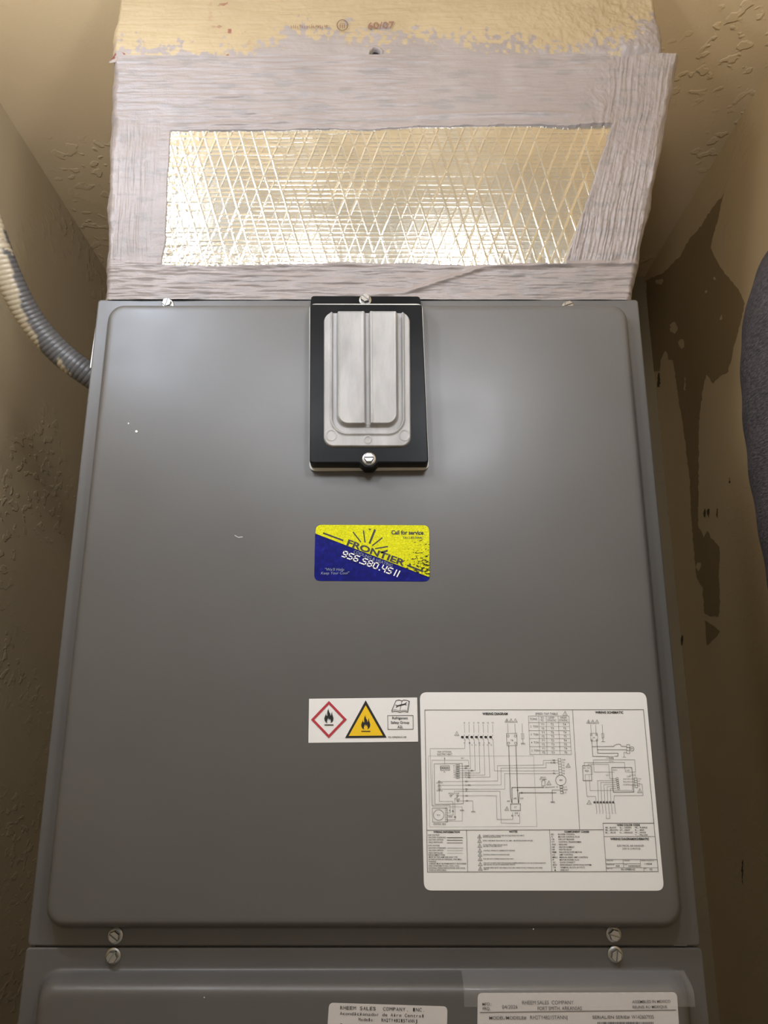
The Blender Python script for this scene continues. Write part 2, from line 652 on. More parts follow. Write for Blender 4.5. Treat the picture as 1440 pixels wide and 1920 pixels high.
def foil_fn(u, v):
    X, Y, Z = bil(foilB, u, v)
    wx = X + 0.0007 * fbm(X * 30, Z * 60, 3, 3)
    wz = Z + 0.0004 * fbm(X * 60, Z * 30, 4, 3)

    def lines(c, sp, wdt, seed, lo):
        k = np.round(c / sp)
        d = np.abs(c / sp - k) * sp
        am = lo + (1 - lo) * np.clip(0.5 + 1.6 * vnoise(k * 3.7, (X + Z) * 22, seed), 0, 1)
        return am * np.exp(-(d / wdt) ** 2)
    h = (0.00042 - 0.00012 * u) * lines(wx + 0.30 * wz, 0.0122, 0.0007, 11, 0.35)
    h = np.maximum(h, 0.00035 * lines(wx - 0.42 * wz, 0.0128, 0.0006, 12, 0.2))
    h = np.maximum(h, 0.00028 * lines(wz, 0.0043, 0.0005, 13, 0.05) * (0.35 + 0.65 * sstep(0.75, 0.2, u)))
    h = h + 0.00035 * fbm(X * 28, Z * 20, 15, 3)
    cr = np.maximum(sstep(0.14, 0.0, u), 0.8 * sstep(0.72, 1.0, v) * sstep(0.4, 0.1, u))
    h = h + cr * 0.0011 * np.abs(fbm(X * 130, Z * 130, 17, 4))
    cr2 = sstep(0.78, 0.97, v)
    h = h + cr2 * 0.0005 * np.abs(fbm(X * 110, Z * 60, 19, 3))
    h = h + 0.0004 - 0.0035 * sstep(0.001, 0.004, poly_sd(X, Z, foil))
    return X + NT[0] * h, Y + NT[1] * h, Z + NT[2] * h


grid_obj('foil_facing', 860, 300, foil_fn, M_foil, plenum)

# upright duct above the kink
YU = -LEAN
ul = P(205, 108, YU).x
ur = P(1246, 104, YU).x
HOLE = P(703, 101, YU)


def upper_fn(u, v):
    X = ul + (ur - ul) * u
    Z = (ZC + 0.0) + (ZK - 0.006 - ZC) * v
    rightw = sstep(0.62, 0.9, u)
    h = 0.0012 + 0.0007 * fbm(X * 30, Z * 300, 101, 3) * (1 - rightw) + 0.0012 * fbm(X * 220, Z * 160, 103, 3) * rightw
    h = h + 0.0016 * fbm(X * 16, Z * 16, 105, 3) + 0.0006 * fbm(X * 160, Z * 160, 107, 3)
    # thick dab of mastic at the right corner
    dab = np.exp(-(((X - ur + 0.03) / 0.03) ** 2 + ((Z - ZK) / 0.035) ** 2))
    h = h + dab * (0.008 + 0.003 * fbm(X * 60, Z * 60, 110, 4))
    # hole left by a tool
    r = np.hypot((X - HOLE.x) / 0.0052, (Z - HOLE.z) / 0.0050) + 0.35 * fbm(X * 250, Z * 250, 113, 3)
    h = h + 0.0016 * np.exp(-((r - 1.25) / 0.3) ** 2)
    h = np.where(r < 1, -0.019 * sstep(1.0, 0.75, r) + 0.0, h)
    edge = np.minimum(u, 1 - u) * (ur - ul)
    ro = np.clip(1 - edge / 0.008, 0, 1)
    h = h - 0.010 * ro ** 2
    X = X + np.where(u > 0.5, 1, -1) * ro * 0.004 * fbm(Z * 45, X * 0 + 5, 66)
    h = h * (1 - 0.9 * sstep(0.90, 1.0, v))
    return X, YU - h, Z


def up_attr(u, v):
    X = ul + (ur - ul) * u
    Z = ZC + (ZK - 0.006 - ZC) * v
    b0 = np.interp(u, [0, 0.12, 0.25, 0.34, 0.5, 0.62, 0.8, 0.93, 0.96, 1.0],
                   [.010, .006, .002, .030, .026, .020, .010, .012, .045, .060])
    sp = 0.018 * fbm(X * 60, Z * 60, 121, 3) + 0.036 * fbm(X * 230, Z * 170, 127, 3)
    cr = sstep(-0.003, 0.004, (Z - ZK) - b0 + sp)
    rd = sstep(0.30, 0.42, fbm(X * 140, Z * 140, 131, 3)) * sstep(0.03, 0.0, np.abs(X - P(432, 60, YU).x)) * 0.8
    rd = np.maximum(rd, sstep(0.0, 0.25, fbm(X * 180, Z * 180, 133, 3) + 0.1) * (np.hypot(X - P(222, 108, YU).x, (Z - ZK) * 1.6) < 0.009))
    return {'cream': cr, 'red': rd}


grid_obj('upright_duct_face', 800, 220, upper_fn, M_cream, plenum, up_attr)

flat_poly('puncture_dark', [P(703 + 9.5 * math.cos(k * .52) * random.uniform(.75, 1.1), 101 + 9 * math.sin(k * .52) * random.uniform(.75, 1.1), YU + 0.003) for k in range(12)], M_ink, plenum)  # near-black disc in the pit, painting the dark inside of the hole
# the board body behind the coat: transition and upright boxes
bm = bmesh.new()
ins = 0.006
vb = [(bl.x + ins, ins, ZT0 + .0005), (br.x - ins, ins, ZT0 + .0005), (br.x - ins, 0.45, ZT0 + .0005), (bl.x + ins, 0.45, ZT0 + .0005),
      (tl.x + ins, -LEAN + ins, ZK), (tr.x - ins - .004, -LEAN + ins, ZK), (tr.x - ins - .004, 0.45, ZK), (tl.x + ins, 0.45, ZK)]
v = [bm.verts.new(p) for p in vb]
for f in ((0, 3, 2, 1), (4, 5, 6, 7), (1, 2, 6, 5), (2, 3, 7, 6), (3, 0, 4, 7)):
    bm.faces.new([v[i] for i in f])
add_box(bm, ul + 0.004, ur - 0.004, -LEAN + 0.02, 0.45, ZK, ZC)
child(bm_obj('duct_board', bm, M_board), plenum)

# ------------------------------------------------------------------ text and line tools
_txt = {}


def text_mesh(s, bold=0.0, res=2):
    key = (s, bold, res)
    if key not in _txt:
        cu = bpy.data.curves.new('t', 'FONT')
        cu.body = s
        cu.size = 1.0
        cu.resolution_u = res
        cu.offset = bold
        ob = bpy.data.objects.new('t', cu)
        COL.objects.link(ob)
        bpy.context.view_layer.update()
        dg = bpy.context.evaluated_depsgraph_get()
        me = ob.evaluated_get(dg).to_mesh()
        n = len(me.vertices)
        co = np.empty(n * 3, np.float32)
        me.vertices.foreach_get('co', co)
        fs = [tuple(p.vertices) for p in me.polygons]
        ob.evaluated_get(dg).to_mesh_clear()
        bpy.data.objects.remove(ob)
        bpy.data.curves.remove(cu)
        _txt[key] = (co.reshape(-1, 3)[:, :2].copy(), fs)
    return _txt[key]


CAP = None


class Print:
    """collects flat print on one plane y and links it as one mesh"""

    def __init__(self, y, f=None):
        self.y = y
        self.f = f or (lambda a, b: (a, b))
        self.v = []
        self.fc = []

    def pt(self, a, b):
        return P(*self.f(a, b), self.y)

    def poly(self, pts):
        q = [self.pt(*p) for p in pts]
        n = len(self.v)
        self.v += q
        self.fc += [tuple(n + i for i in t) for t in tessellate_polygon([q])]

    def ring(self, outer, inner):
        n = len(self.v)
        k = len(outer)
        self.v += [self.pt(*p) for p in outer] + [self.pt(*p) for p in inner]
        for i in range(k):
            j = (i + 1) % k
            self.fc.append((n + i, n + j, n + k + j, n + k + i))

    def line(self, pts, w, close=False):
        q = [self.pt(*p) for p in pts]
        if close:
            q.append(q[0])
        hw = w * 0.00044 / 2
        for a, b2 in zip(q, q[1:]):
            d = b2 - a
            if d.length < 1e-7:
                continue
            d.normalize()
            e = Vector((-d.z, 0, d.x)) * hw
            a2, b3 = a - d * hw, b2 + d * hw
            n = len(self.v)
            self.v += [a2 - e, b3 - e, b3 + e, a2 + e]
            self.fc.append((n, n + 1, n + 2, n + 3))

    def dash(self, a, b2, w, n=9, duty=0.55):
        for i in range(n):
            t0, t1 = i / n, (i + duty) / n
            self.line([(a[0] + (b2[0] - a[0]) * t0, a[1] + (b2[1] - a[1]) * t0),
                       (a[0] + (b2[0] - a[0]) * t1, a[1] + (b2[1] - a[1]) * t1)], w)

    def circle(self, c, r, w, n=28):
        self.line([(c[0] + r * math.cos(2 * math.pi * i / n), c[1] + r * math.sin(2 * math.pi * i / n)) for i in range(n)], w, True)

    def text(self, s, x0, y0, x1, y1=None, h=None, bold=0.0, shear=0.0, mono=False, res=2):
        """baseline from (x0,y0) to (x1,y1), cap height h, all in this print's own pixels"""
        global CAP
        if y1 is None:
            y1 = y0
        if CAP is None:
            CAP = float(text_mesh('H')[0][:, 1].max())
        a, b2 = self.pt(x0, y0), self.pt(x1, y1)
        L = (b2 - a).length
        d = (b2 - a).normalized()
        up = Vector((-d.z, 0, d.x))
        if up.z < 0:
            up = -up
        hh = (self.pt(x0, y0) - self.pt(x0, y0 - h)).length
        sy = hh / CAP
        runs = []
        if mono:
            k = len(s)
            st = L / (k - 0.2)
            for i, ch in enumerate(s):
                if ch == ' ':
                    continue
                co, fs = text_mesh(ch, bold, res)
                m0, m1 = co[:, 0].min(), co[:, 0].max()
                full = {'I': .55, 'i': .45, 'l': .4, '.': .2, ',': .2, ':': .2, '1': .5, 'r': .6, 't': .6}.get(ch, 0.8) * st
                cx = (i + 0.4) * st
                xx = cx + ((co[:, 0] - (m0 + m1) / 2) / max(m1 - m0, 1e-5)) * full
                runs.append((xx, co[:, 1] * sy, fs))
        else:
            co, fs = text_mesh(s, bold, res)
            if len(co) == 0:
                return
            m0, m1 = co[:, 0].min(), co[:, 0].max()
            runs.append(((co[:, 0] - m0) * (L / (m1 - m0)), co[:, 1] * sy, fs))
        for xx, yy, fs in runs:
            n = len(self.v)
            xx = xx + shear * yy
            self.v += [a + d * float(p) + up * float(q) for p, q in zip(xx, yy)]
            self.fc += [tuple(n + i for i in f) for f in fs]

    def build(self, name, mat, root):
        me = bpy.data.meshes.new(name)
        me.from_pydata([tuple(p) for p in self.v], [], self.fc)
        me.update()
        nrm = np.empty(len(me.polygons) * 3, np.float32)
        me.polygons.foreach_get('normal', nrm)
        nrm = nrm.reshape(-1, 3)
        flip = [i for i in range(len(nrm)) if nrm[i, 1] > 0]
        if flip:
            fs = [tuple(reversed(p.vertices)) if nrm[i, 1] > 0 else tuple(p.vertices) for i, p in enumerate(me.polygons)]
            vs = [tuple(p) for p in self.v]
            bpy.data.meshes.remove(me)
            me = bpy.data.meshes.new(name)
            me.from_pydata(vs, [], fs)
            me.update()
        me.materials.append(mat)
        o = link(bpy.data.objects.new(name, me))
        return child(o, root)


def rounded_quad(c4, r, seg=6):
    """c4 = TL,TR,BR,BL world points on a y plane -> outline with round corners"""
    out = []
    n = 4
    rs = r if isinstance(r, (list, tuple)) else [r] * 4
    for i in range(n):
        p, a, b2 = c4[i], c4[i - 1], c4[(i + 1) % n]
        ri = rs[i]
        da, db = (a - p).normalized(), (b2 - p).normalized()
        s, e = p + da * ri, p + db * ri
        for k in range(seg + 1):
            t = k / seg
            out.append(s * (1 - t) ** 2 + p * (2 * t * (1 - t)) * 1.0 + e * t ** 2)
    return out


def label_base(name, px4, r, y, mat, root, thick=0.0003):
    pts = rounded_quad([P(a, b2, y + thick) for a, b2 in px4], r)
    return flat_poly(name, pts, mat, root, thick)


# red duct print, faded
pr = Print(YU - 0.0028)
pr.text('60/07', 690, 54, 740, 52, h=12, bold=0.01)
pr.build('date_stamp', M_redprint, plenum)
pr = Print(YU - 0.0028)
pr.circle((642, 47), 10, 1.6)
for k in range(3):
    pr.line([(638 + k * 4, 46), (638 + k * 4, 52)], 1.6)
pr.line([(638, 44), (646, 44)], 1.4)
pr.build('round_stamp', M_redprint, plenum)
pr = Print(YU - 0.0028)
rs_ = random.Random(11)
for k in range(17):
    x_ = 546 + k * 4.2 + rs_.uniform(-.6, .6)
    y_ = 48 + rs_.uniform(-1.5, 1.5)
    pr.line([(x_, y_), (x_ + rs_.uniform(-.5, .5), y_ + rs_.uniform(3, 6))], 1.2)
    if rs_.random() < .5:
        pr.line([(x_, y_ + rs_.uniform(0, 4)), (x_ + 3, y_ + rs_.uniform(0, 4))], 1.0)
pr.build('word_stamp', M_redprint, plenum)

# ------------------------------------------------------------------ air handler
HF = 0.018                       # height of the pressed field
cx0 = (P(185, 560).x + P(50, 1775).x) / 2
cx1 = (P(1197, 565).x + P(1313, 1775).x) / 2
ZS = P(700, 1775).z              # seam between the panels
ZTOP = P(700, 562).z
ZBOT = ZTOP - 1.283
unit = empty('air_handler', (0, 0.28, ZBOT))
tag(unit, 'tall grey steel air handler with two pressed access panels', 'air handler')
bm = bmesh.new()
add_box(bm, cx0 + 0.004, cx1 - 0.004, 0.0035, 0.53, ZBOT, ZTOP - 0.003)
bmesh.ops.bevel(bm, geom=bm.edges[:], offset=0.002, segments=2, affect='EDGES')
child(bm_obj('cabinet_body', bm, M_steel), unit)
struct(box('unit_stand_1', cx0 - 0.01, cx1 + 0.01, 0.01, 0.55, 0, ZBOT, M_wall))  # stand box that carries the cabinet, out of view


def rr_loop(x0, x1, z0, z1, r, y, seg=8):
    pts = []
    for cxx, czz, a0 in ((x1 - r, z1 - r, 0), (x0 + r, z1 - r, 90), (x0 + r, z0 + r, 180), (x1 - r, z0 + r, 270)):
        for k in range(seg + 1):
            a = math.radians(a0 + 90 * k / seg)
            pts.append((cxx + r * math.cos(a), y, czz + r * math.sin(a)))
    return pts


def pressed_panel(name, x0, x1, z0, z1, fx0, fx1, fz0, fz1, rad, rampw, hgt):
    loops = [rr_loop(x0, x1, z0, z1, 0.003, 0.004), rr_loop(x0, x1, z0, z1, 0.003, 0.0006),
             rr_loop(x0 + .0006, x1 - .0006, z0 + .0006, z1 - .0006, 0.0028, 0.0),
             rr_loop(x0 + .0015, x1 - .0015, z0 + .0015, z1 - .0015, 0.0025, 0.0),
             rr_loop(fx0 - .0015, fx1 + .0015, fz0 - .0015, fz1 + .0015, rad + .0015, 0.0)]
    prof = [(0.0, 0.0), (0.10, 0.05), (0.22, 0.22), (0.36, 0.50), (0.50, 0.74), (0.66, 0.90), (0.82, 0.975), (1.0, 1.0)]
    for t, hh in prof:
        i = t * rampw
        loops.append(rr_loop(fx0 + i, fx1 - i, fz0 + i, fz1 - i, max(rad - i * 0.6, .003), -hgt * hh))
    i = rampw + 0.003
    loops.append(rr_loop(fx0 + i, fx1 - i, fz0 + i, fz1 - i, max(rad - rampw * .6 - .002, .002), -hgt))
    verts = [p for lp in loops for p in lp]
    n = len(loops[0])
    faces = []
    for a in range(len(loops) - 1):
        for k in range(n):
            j = (k + 1) % n
            faces.append((a * n + k, a * n + j, (a + 1) * n + j, (a + 1) * n + k))
    faces.append(tuple(range((len(loops) - 1) * n, len(loops) * n)))
    bm = bmesh.new()
    vs = [bm.verts.new(p) for p in verts]
    for f in faces:
        bm.faces.new([vs[i] for i in f])
    o = bm_obj(name, bm, M_steel, smooth=True)
    # outward = towards -y
    me = o.data
    if me.polygons[len(me.polygons) - 1].normal.y > 0:
        me.flip_normals()
    return child(o, unit)


up = pressed_panel('upper_panel', cx0, cx1, ZS + 0.0006, ZTOP, cx0 + 0.0125, cx1 - 0.0125,
                   P(700, 1741).z, P(700, 578).z, 0.018, 0.010, HF)
lo = pressed_panel('lower_panel', cx0 - 0.001, cx1 + 0.001, ZBOT + 0.01, ZS - 0.0008, cx0 + 0.0125, cx1 - 0.0125,
                   ZBOT + 0.06, P(700, 1815).z, 0.016, 0.013, HF)
# bright bare edge at the upper left
flat_poly('bare_edge', [P(184, 590, 0.001) - Vector((.0006, 0, 0)), P(184, 590, .001) + Vector((.001, 0, 0)), P(170, 690, .001) + Vector((.001, 0, 0)), P(170, 690, .001) - Vector((.0006, 0, 0))], M_edge, unit, 0.0006)


def screw(px, py, y, ang, root, size=0.0046):
    """hex washer head with a driver slot, looking along -y"""
    c = P(px, py, y)
    bm = bmesh.new()

    def ring(r, yy, n, a0=0.0):
        return [bm.verts.new((c.x + r * math.cos(a0 + 2 * math.pi * i / n), c.y + yy, c.z + r * math.sin(a0 + 2 * math.pi * i / n))) for i in range(n)]
    w0, w1, w2 = ring(size * 1.3, 0.0005, 24), ring(size * 1.3, -0.0010, 24), ring(size * 1.05, -0.0016, 24)
    for a, b2 in ((w0, w1), (w1, w2)):
        for i in range(24):
            bm.faces.new((a[i], a[(i + 1) % 24], b2[(i + 1) % 24], b2[i]))
    bm.faces.new(w2)
    # hexagon as two halves beside the slot
    hexr = size * 0.98
    hx = [(hexr * math.cos(ang + math.pi / 3 * i), hexr * math.sin(ang + math.pi / 3 * i)) for i in range(6)]
    g = size * 0.13
    dx, dz = math.cos(ang), math.sin(ang)
    nx, nz = -dz, dx
    for s in (1, -1):
        half = [(hexr * 0.98 * dx + s * g * nx, hexr * 0.98 * dz + s * g * nz)]
        ids = (1, 2) if s > 0 else (5, 4)
        half += [hx[i] for i in ids]
        half.append((-hexr * 0.98 * dx + s * g * nx, -hexr * 0.98 * dz + s * g * nz))
        lo_ = [bm.verts.new((c.x + p[0], c.y - 0.0014, c.z + p[1])) for p in half]
        mi_ = [bm.verts.new((c.x + p[0], c.y - 0.0046, c.z + p[1])) for p in half]
        to_ = [bm.verts.new((c.x + p[0] * .88 + (s * g * nx) * .12, c.y - 0.0054, c.z + p[1] * .88 + (s * g * nz) * .12)) for p in half]
        for a, b2 in ((lo_, mi_), (mi_, to_)):
            for i in range(4):
                bm.faces.new((a[i], a[(i + 1) % 4], b2[(i + 1) % 4], b2[i]))
        bm.faces.new(to_)
    # slot floor
    q = [(dx * hexr * .9 + nx * g, dz * hexr * .9 + nz * g), (-dx * hexr * .9 + nx * g, -dz * hexr * .9 + nz * g),
         (-dx * hexr * .9 - nx * g, -dz * hexr * .9 - nz * g), (dx * hexr * .9 - nx * g, dz * hexr * .9 - nz * g)]
    bm.faces.new([bm.verts.new((c.x + p[0], c.y - 0.0032, c.z + p[1])) for p in q])
    o = bm_obj('screw', bm, M_zinc)
    return child(o, root)


def sub(o, part):
    """re-parent a sub-part below a part whose own matrix is world-aligned"""
    bpy.context.view_layer.update()
    o.parent = part
    o.matrix_parent_inverse = part.matrix_world.inverted()
    return o


def screw_on(part, px, py, y, ang):
    return sub(screw(px, py, y, math.radians(ang), unit), part)


screw_on(up, 315, 571, 0, 75)
screw_on(up, 1065, 576, 0, 20)
screw_on(up, 217, 1754, 0, -35)
screw_on(up, 1150, 1751, 0, -15)
screw_on(lo, 213, 1792, 0, 58)
screw_on(lo, 1153, 1789, 0, 80)
# little lip pieces glinting in the seam
for a, b2, yy in ((1228, 1252, 1771), (187, 330, 1775)):
    pass
flat_poly('seam_clip', [P(1262, 1769, 0.0005), P(1287, 1769.5, .0005), P(1287, 1773.5, .0005), P(1262, 1773, .0005)], M_steel, unit, 0.0008)

for k, (a, b2, rr_) in enumerate(((241, 794, 1.6), (256, 809, 2.6), (1000, 1742, 1.2), (383, 1870, 1.3))):
    flat_poly('paint_speck', [P(a + rr_ * math.cos(i), b2 + rr_ * math.sin(i), -HF - 0.0003 if b2 < 1700 else -HF - .0003) for i in range(6)], M_edge, unit, 0.0003)
flat_poly('scratch', [P(440, 1003, -HF - .0003), P(447, 1007, -HF - .0003), P(455, 1006, -HF - .0003), P(455, 1007.2, -HF - .0003), P(447, 1008.2, -HF - .0003), P(440, 1004.2, -HF - .0003)], M_edge, unit, 0.0001)

# ---- black inspection cover with clear window
YC = -0.034
f7 = lambda a, b2: (560 + a * 0.19272, 530 + b2 * 0.19272)
bmv, bmf = [], []
front = rounded_quad([P(*f7(112, 212), YC), P(*f7(1198, 216), YC), P(*f7(1262, 1752), YC), P(*f7(106, 1755), YC)], 0.0025, 4)
# foot tab around the lower screw
tabpx = [(775, 1753), (758, 1768), (722, 1803), (640, 1803), (612, 1775), (590, 1756)]
k = 2 * 5 + 5
outline = front[:15] + [P(*f7(a, b2), YC) for a, b2 in tabpx] + front[15:]
back = [Vector((p.x, -HF - 0.0025, p.z)) for p in outline]
n = len(outline)
ring1 = [p.copy() for p in outline]
cxy = sum(outline, Vector()) / n
inner = [p + (cxy - p).normalized() * 0.0012 for p in outline]
for p in inner:
    p.y = YC - 0.0006
bm = bmesh.new()
L3 = [[bm.verts.new(p) for p in lp] for lp in (back, ring1, inner)]
for a, b2 in zip(L3, L3[1:]):
    for i in range(n):
        bm.faces.new((a[i], a[(i + 1) % n], b2[(i + 1) % n], b2[i]))
tt = tessellate_polygon([inner])
for t in tt:
    try:
        bm.faces.new([L3[2][i] for i in t])
    except ValueError:
        pass
# top lip lying on the flange
lp = [P(584, 555, -0.006), P(787, 556, -0.006), P(790, 573, -0.006), P(582, 573, -0.006)]
lp = rounded_quad(lp, [0.003, 0.003, 0.0003, 0.0003], 4)
m = len(lp)
A = [bm.verts.new(p) for p in lp]
B = [bm.verts.new((p.x, 0.0012, p.z)) for p in lp]
for i in range(m):
    bm.faces.new((A[i], A[(i + 1) % m], B[(i + 1) % m], B[i]))
bm.faces.new(A)
# sloped shoulder between lip and body
za, zb = P(690, 571, -0.006).z, P(690, 574, YC).z
xa0, xa1 = P(583, 571, -0.006).x, P(789, 571, -0.006).x
xb0, xb1 = P(*f7(112, 212), YC).x, P(*f7(1198, 216), YC).x
q = [bm.verts.new(p) for p in ((xa0, -0.006, za), (xa1, -0.006, za), (xb1, YC, zb), (xb0, YC, zb))]
bm.faces.new(q)
cover = child(bm_obj('inspection_cover', bm, M_blackp), unit)
tag(cover, 'black plastic inspection cover')

gk = rounded_quad([P(580.5, 572, -HF - 0.0004), P(792, 572, -HF - 0.0004), P(804, 882, -HF - 0.0004), P(580.5, 884, -HF - 0.0004)], 0.006, 5)
sub(flat_poly('gasket', gk, M_gasket, unit, 0.0022), cover)

sx0, sx1 = 205, 1125
sy0, sy1 = 262, 1645


def rrsd(x, y, x0, x1, y0, y1, r):
    cx, cy = (x0 + x1) / 2, (y0 + y1) / 2
    dx = np.abs(x - cx) - (x1 - x0) / 2 + r
    dy = np.abs(y - cy) - (y1 - y0) / 2 + r
    return np.hypot(np.maximum(dx, 0), np.maximum(dy, 0)) + np.minimum(np.maximum(dx, dy), 0) - r


W4 = [P(*f7(*q), YC) for q in ((sx0, sy0), (sx1, sy0), (sx1 + 12, sy1), (sx0 - 3, sy1))]


def window_fn(u, v):
    x = sx0 + (sx1 - sx0) * u
    y = sy0 + (sy1 - sy0) * v
    X, Y, Z = bil(W4, u, v)
    so = rrsd(x, y, 235, 1092, 290, 1618, 105)
    h = -0.002 + 0.0052 * sstep(0, -22, so)
    su = rrsd(x, y, 322, 1012, -200, 1492, 150)
    inside = so < -10
    h = h + np.where(inside, 0.0016 * np.exp(-(su / 11) ** 2) - 0.0012 * sstep(0, -15, su), 0)
    sl = rrsd(x, y, 372, 962, 312, 1425, 60)
    sl2 = rrsd(x, y, 372, 962, 312, 1425, 110)
    sl = np.where(y > 900, sl2, rrsd(x, y, 372, 962, 312, 2400, 14))
    h = h + 0.0070 * sstep(4, -24, sl) * (1 - 0.25 * sstep(700, 1425, y))
    h = h + 0.0007 * np.exp(-((sl + 20) / 9) ** 2)
    g = np.abs(x - (668 + 4 * v))
    h = h - 0.0048 * sstep(30, 14, g) * sstep(0, -20, sl) * 1.0
    h = h + 0.0006 * np.exp(-((g - 40) / 9) ** 2) * sstep(0, -20, sl)
    for cxx, cyy, r in ((320, 1503, 48), (668, 1545, 32), (1020, 1503, 48)):
        rr = np.hypot(x - cxx, y - cyy)
        h = h + 0.0005 * np.exp(-((rr - r) / 6) ** 2)
    return X, YC - h, Z


win = grid_obj('window', 190, 290, window_fn, M_frost, unit)
sub(win, cover)
tag(win, 'frosted clear plastic window')
screw_on(cover, 685, 563, -0.006, -40)
screw_on(cover, 692, 861, YC, 0)

# ------------------------------------------------------------------ service sticker
YL = -HF
f8 = lambda a, b2: (570 + a * 0.18056, 960 + b2 * 0.18056)
base = P(697, 1040, YL)
stk = empty('service_sticker', base)
tag(stk, 'worn yellow and blue service sticker with a phone number below the black cover', 'sticker')
E1 = 0.0003
label_base('sticker_base', [f8(118, 130), f8(1302, 135), f8(1308, 722), f8(105, 715)], 0.0055, YL - E1, M_blue, stk)
e = YL - 2 * E1 - 0.0001
# yellow field over the diagonal
yp = rounded_quad([P(*f8(121, 132), e), P(*f8(1300, 137), e), P(*f8(1306, 678), e), P(*f8(119, 224), e)], [0.0055, 0.0055, 0.0003, 0.0003])
yo = flat_poly('yellow_field', yp, M_yel, stk)
me = yo.data
at = me.attributes.new('wear', 'FLOAT', 'POINT')
# finer mesh for the wear attribute
bm = bmesh.new()
bm.from_mesh(me)
bmesh.ops.subdivide_edges(bm, edges=bm.edges[:], cuts=7, use_grid_fill=True)
bm.to_mesh(me)
bm.free()
at = me.attributes.get('wear') or me.attributes.new('wear', 'FLOAT', 'POINT')
ql, qr = P(*f8(100, 400), e), P(*f8(1300, 400), e)
zt, zb = P(*f8(700, 140), e).z, P(*f8(700, 680), e).z
for i, vv in enumerate(me.vertices):
    uu = (vv.co.x - ql.x) / (qr.x - ql.x)
    tt_ = (zt - vv.co.z) / (zt - zb)
    at.data[i].value = max(0.0, min(1.0, (uu - 0.45) * 1.5)) * max(0.0, min(1.0, 0.25 + tt_))
e2 = e - 0.00012
pp = Print(e2, f8)


def bar(pr_, a, b2, w):
    d = math.hypot(b2[0] - a[0], b2[1] - a[1])
    nx, ny = -(b2[1] - a[1]) / d * w / 2, (b2[0] - a[0]) / d * w / 2
    pr_.poly([(a[0] - nx, a[1] - ny), (b2[0] - nx, b2[1] - ny), (b2[0] + nx, b2[1] + ny), (a[0] + nx, a[1] + ny)])


bar(pp, (198, 218), (408, 296), 17)
bar(pp, (1072, 553), (1236, 618), 19)
bar(pp, (508, 206), (590, 312), 13)
bar(pp, (617, 192), (634, 318), 13)
bar(pp, (738, 182), (680, 328), 21)
bar(pp, (815, 266), (708, 350), 13)
bar(pp, (873, 358), (738, 380), 13)
bar(pp, (870, 400), (800, 424), 20)
pp.poly([(668, 178), (683, 170), (698, 180), (685, 190)])
pp.text('FRONTIER', 440, 342, 1035, 562, h=60, bold=0.035, res=4)
pp.build('company_name', M_ink, stk)
pp = Print(e2, f8)
pp.text('Call for service', 907, 232, 1241, 235, h=40, bold=0.04, res=4)
pp.text('TACLB17844C', 1022, 277, 1242, 279, h=21, bold=0.015, res=3)
pp.build('service_text', M_ink, stk)
pp = Print(YL - 2 * E1 - 0.00025, f8)
pp.text('COOLING & HEATING', 512, 424, 913, 574, h=31, res=3)
pp.text('"We\'ll Help', 213, 611, 414, 611, h=29, shear=0.2, res=3)
pp.text('Keep Your Cool"', 176, 648, 466, 646, h=27, shear=0.2, res=3)
pp.build('silver_lettering', M_silver, stk)
# squared italic phone digits drawn as strokes
pp = Print(YL - 2 * E1 - 0.00025, f8)
SEG = {'9': [[(1, .45), (0, .45), (0, 1), (1, 1), (1, 0), (.1, 0)]], '5': [[(1, 1), (0, 1), (0, .5), (1, .5), (1, 0), (0, 0)]],
       '6': [[(1, 1), (0, 1), (0, 0), (1, 0), (1, .5), (0, .5)]], '8': [[(0, 0), (1, 0), (1, 1), (0, 1), (0, 0)], [(0, .5), (1, .5)]],
       '0': [[(0, 0), (1, 0), (1, 1), (0, 1), (0, 0)]], '4': [[(0, 1), (0, .42), (1, .42)], [(1, 1), (1, 0)]], '1': [[(.8, 1), (.8, 0)]]}
ax, ay, bx, by = 392, 458, 985, 676
dL = math.hypot(bx - ax, by - ay)
ux, uy = (bx - ax) / dL, (by - ay) / dL
px_, py_ = uy, -ux
adv, cw, chh = 0, 46, 60
for ch in '956.580.4511':
    if ch == '.':
        o_ = adv + 4
        for s in SEG['1'][:0]:
            pass
        q0 = (ax + ux * o_, ay + uy * o_)
        bar(pp, (q0[0], q0[1]), (q0[0] + ux * 13, q0[1] + uy * 13), 13)
        adv += 27
        continue
    for stk_ in SEG[ch]:
        pts = []
        for a, b2 in stk_:
            lx = adv + a * cw * (0.9 if ch != '1' else .55) + b2 * chh * 0.12
            ly = b2 * chh
            pts.append((ax + ux * lx + px_ * ly, ay + uy * lx + py_ * ly))
        pp.line(pts, 10.5 * 0.18056 * 1.22)
    adv += 63 if ch != '1' else 34
pp.build('phone_number', M_white, stk)

# ------------------------------------------------------------------ hazard label
f1 = lambda a, b2: (570 + a * 0.15972, 1295 + b2 * 0.15972)
hz = empty('hazard_label', P(681, 1350, YL))
tag(hz, 'white refrigerant warning label with red diamond and yellow flame triangle', 'label')
label_base('label_sheet', [f1(60, 95), f1(1328, 80), f1(1340, 598), f1(52, 612)], 0.0004, YL - E1, M_paper, hz)
e1 = YL - 2 * E1 - 0.0001
pp = Print(e1, f1)
pp.ring([(293, 120), (502, 338), (291, 558), (82, 340)], [(293, 160), (463, 338), (291, 518), (121, 340)])
pp.build('red_diamond', M_hred, hz)
pp = Print(e1, f1)
pp.ring([(724, 113), (970, 550), (482, 556)], [(724, 172), (926, 527), (525, 531)])
pp.build('triangle_border', M_ink, hz)
pp = Print(e1, f1)
pp.poly([(724, 172), (926, 527), (525, 531)])
pp.build('triangle_field', M_hyel, hz)
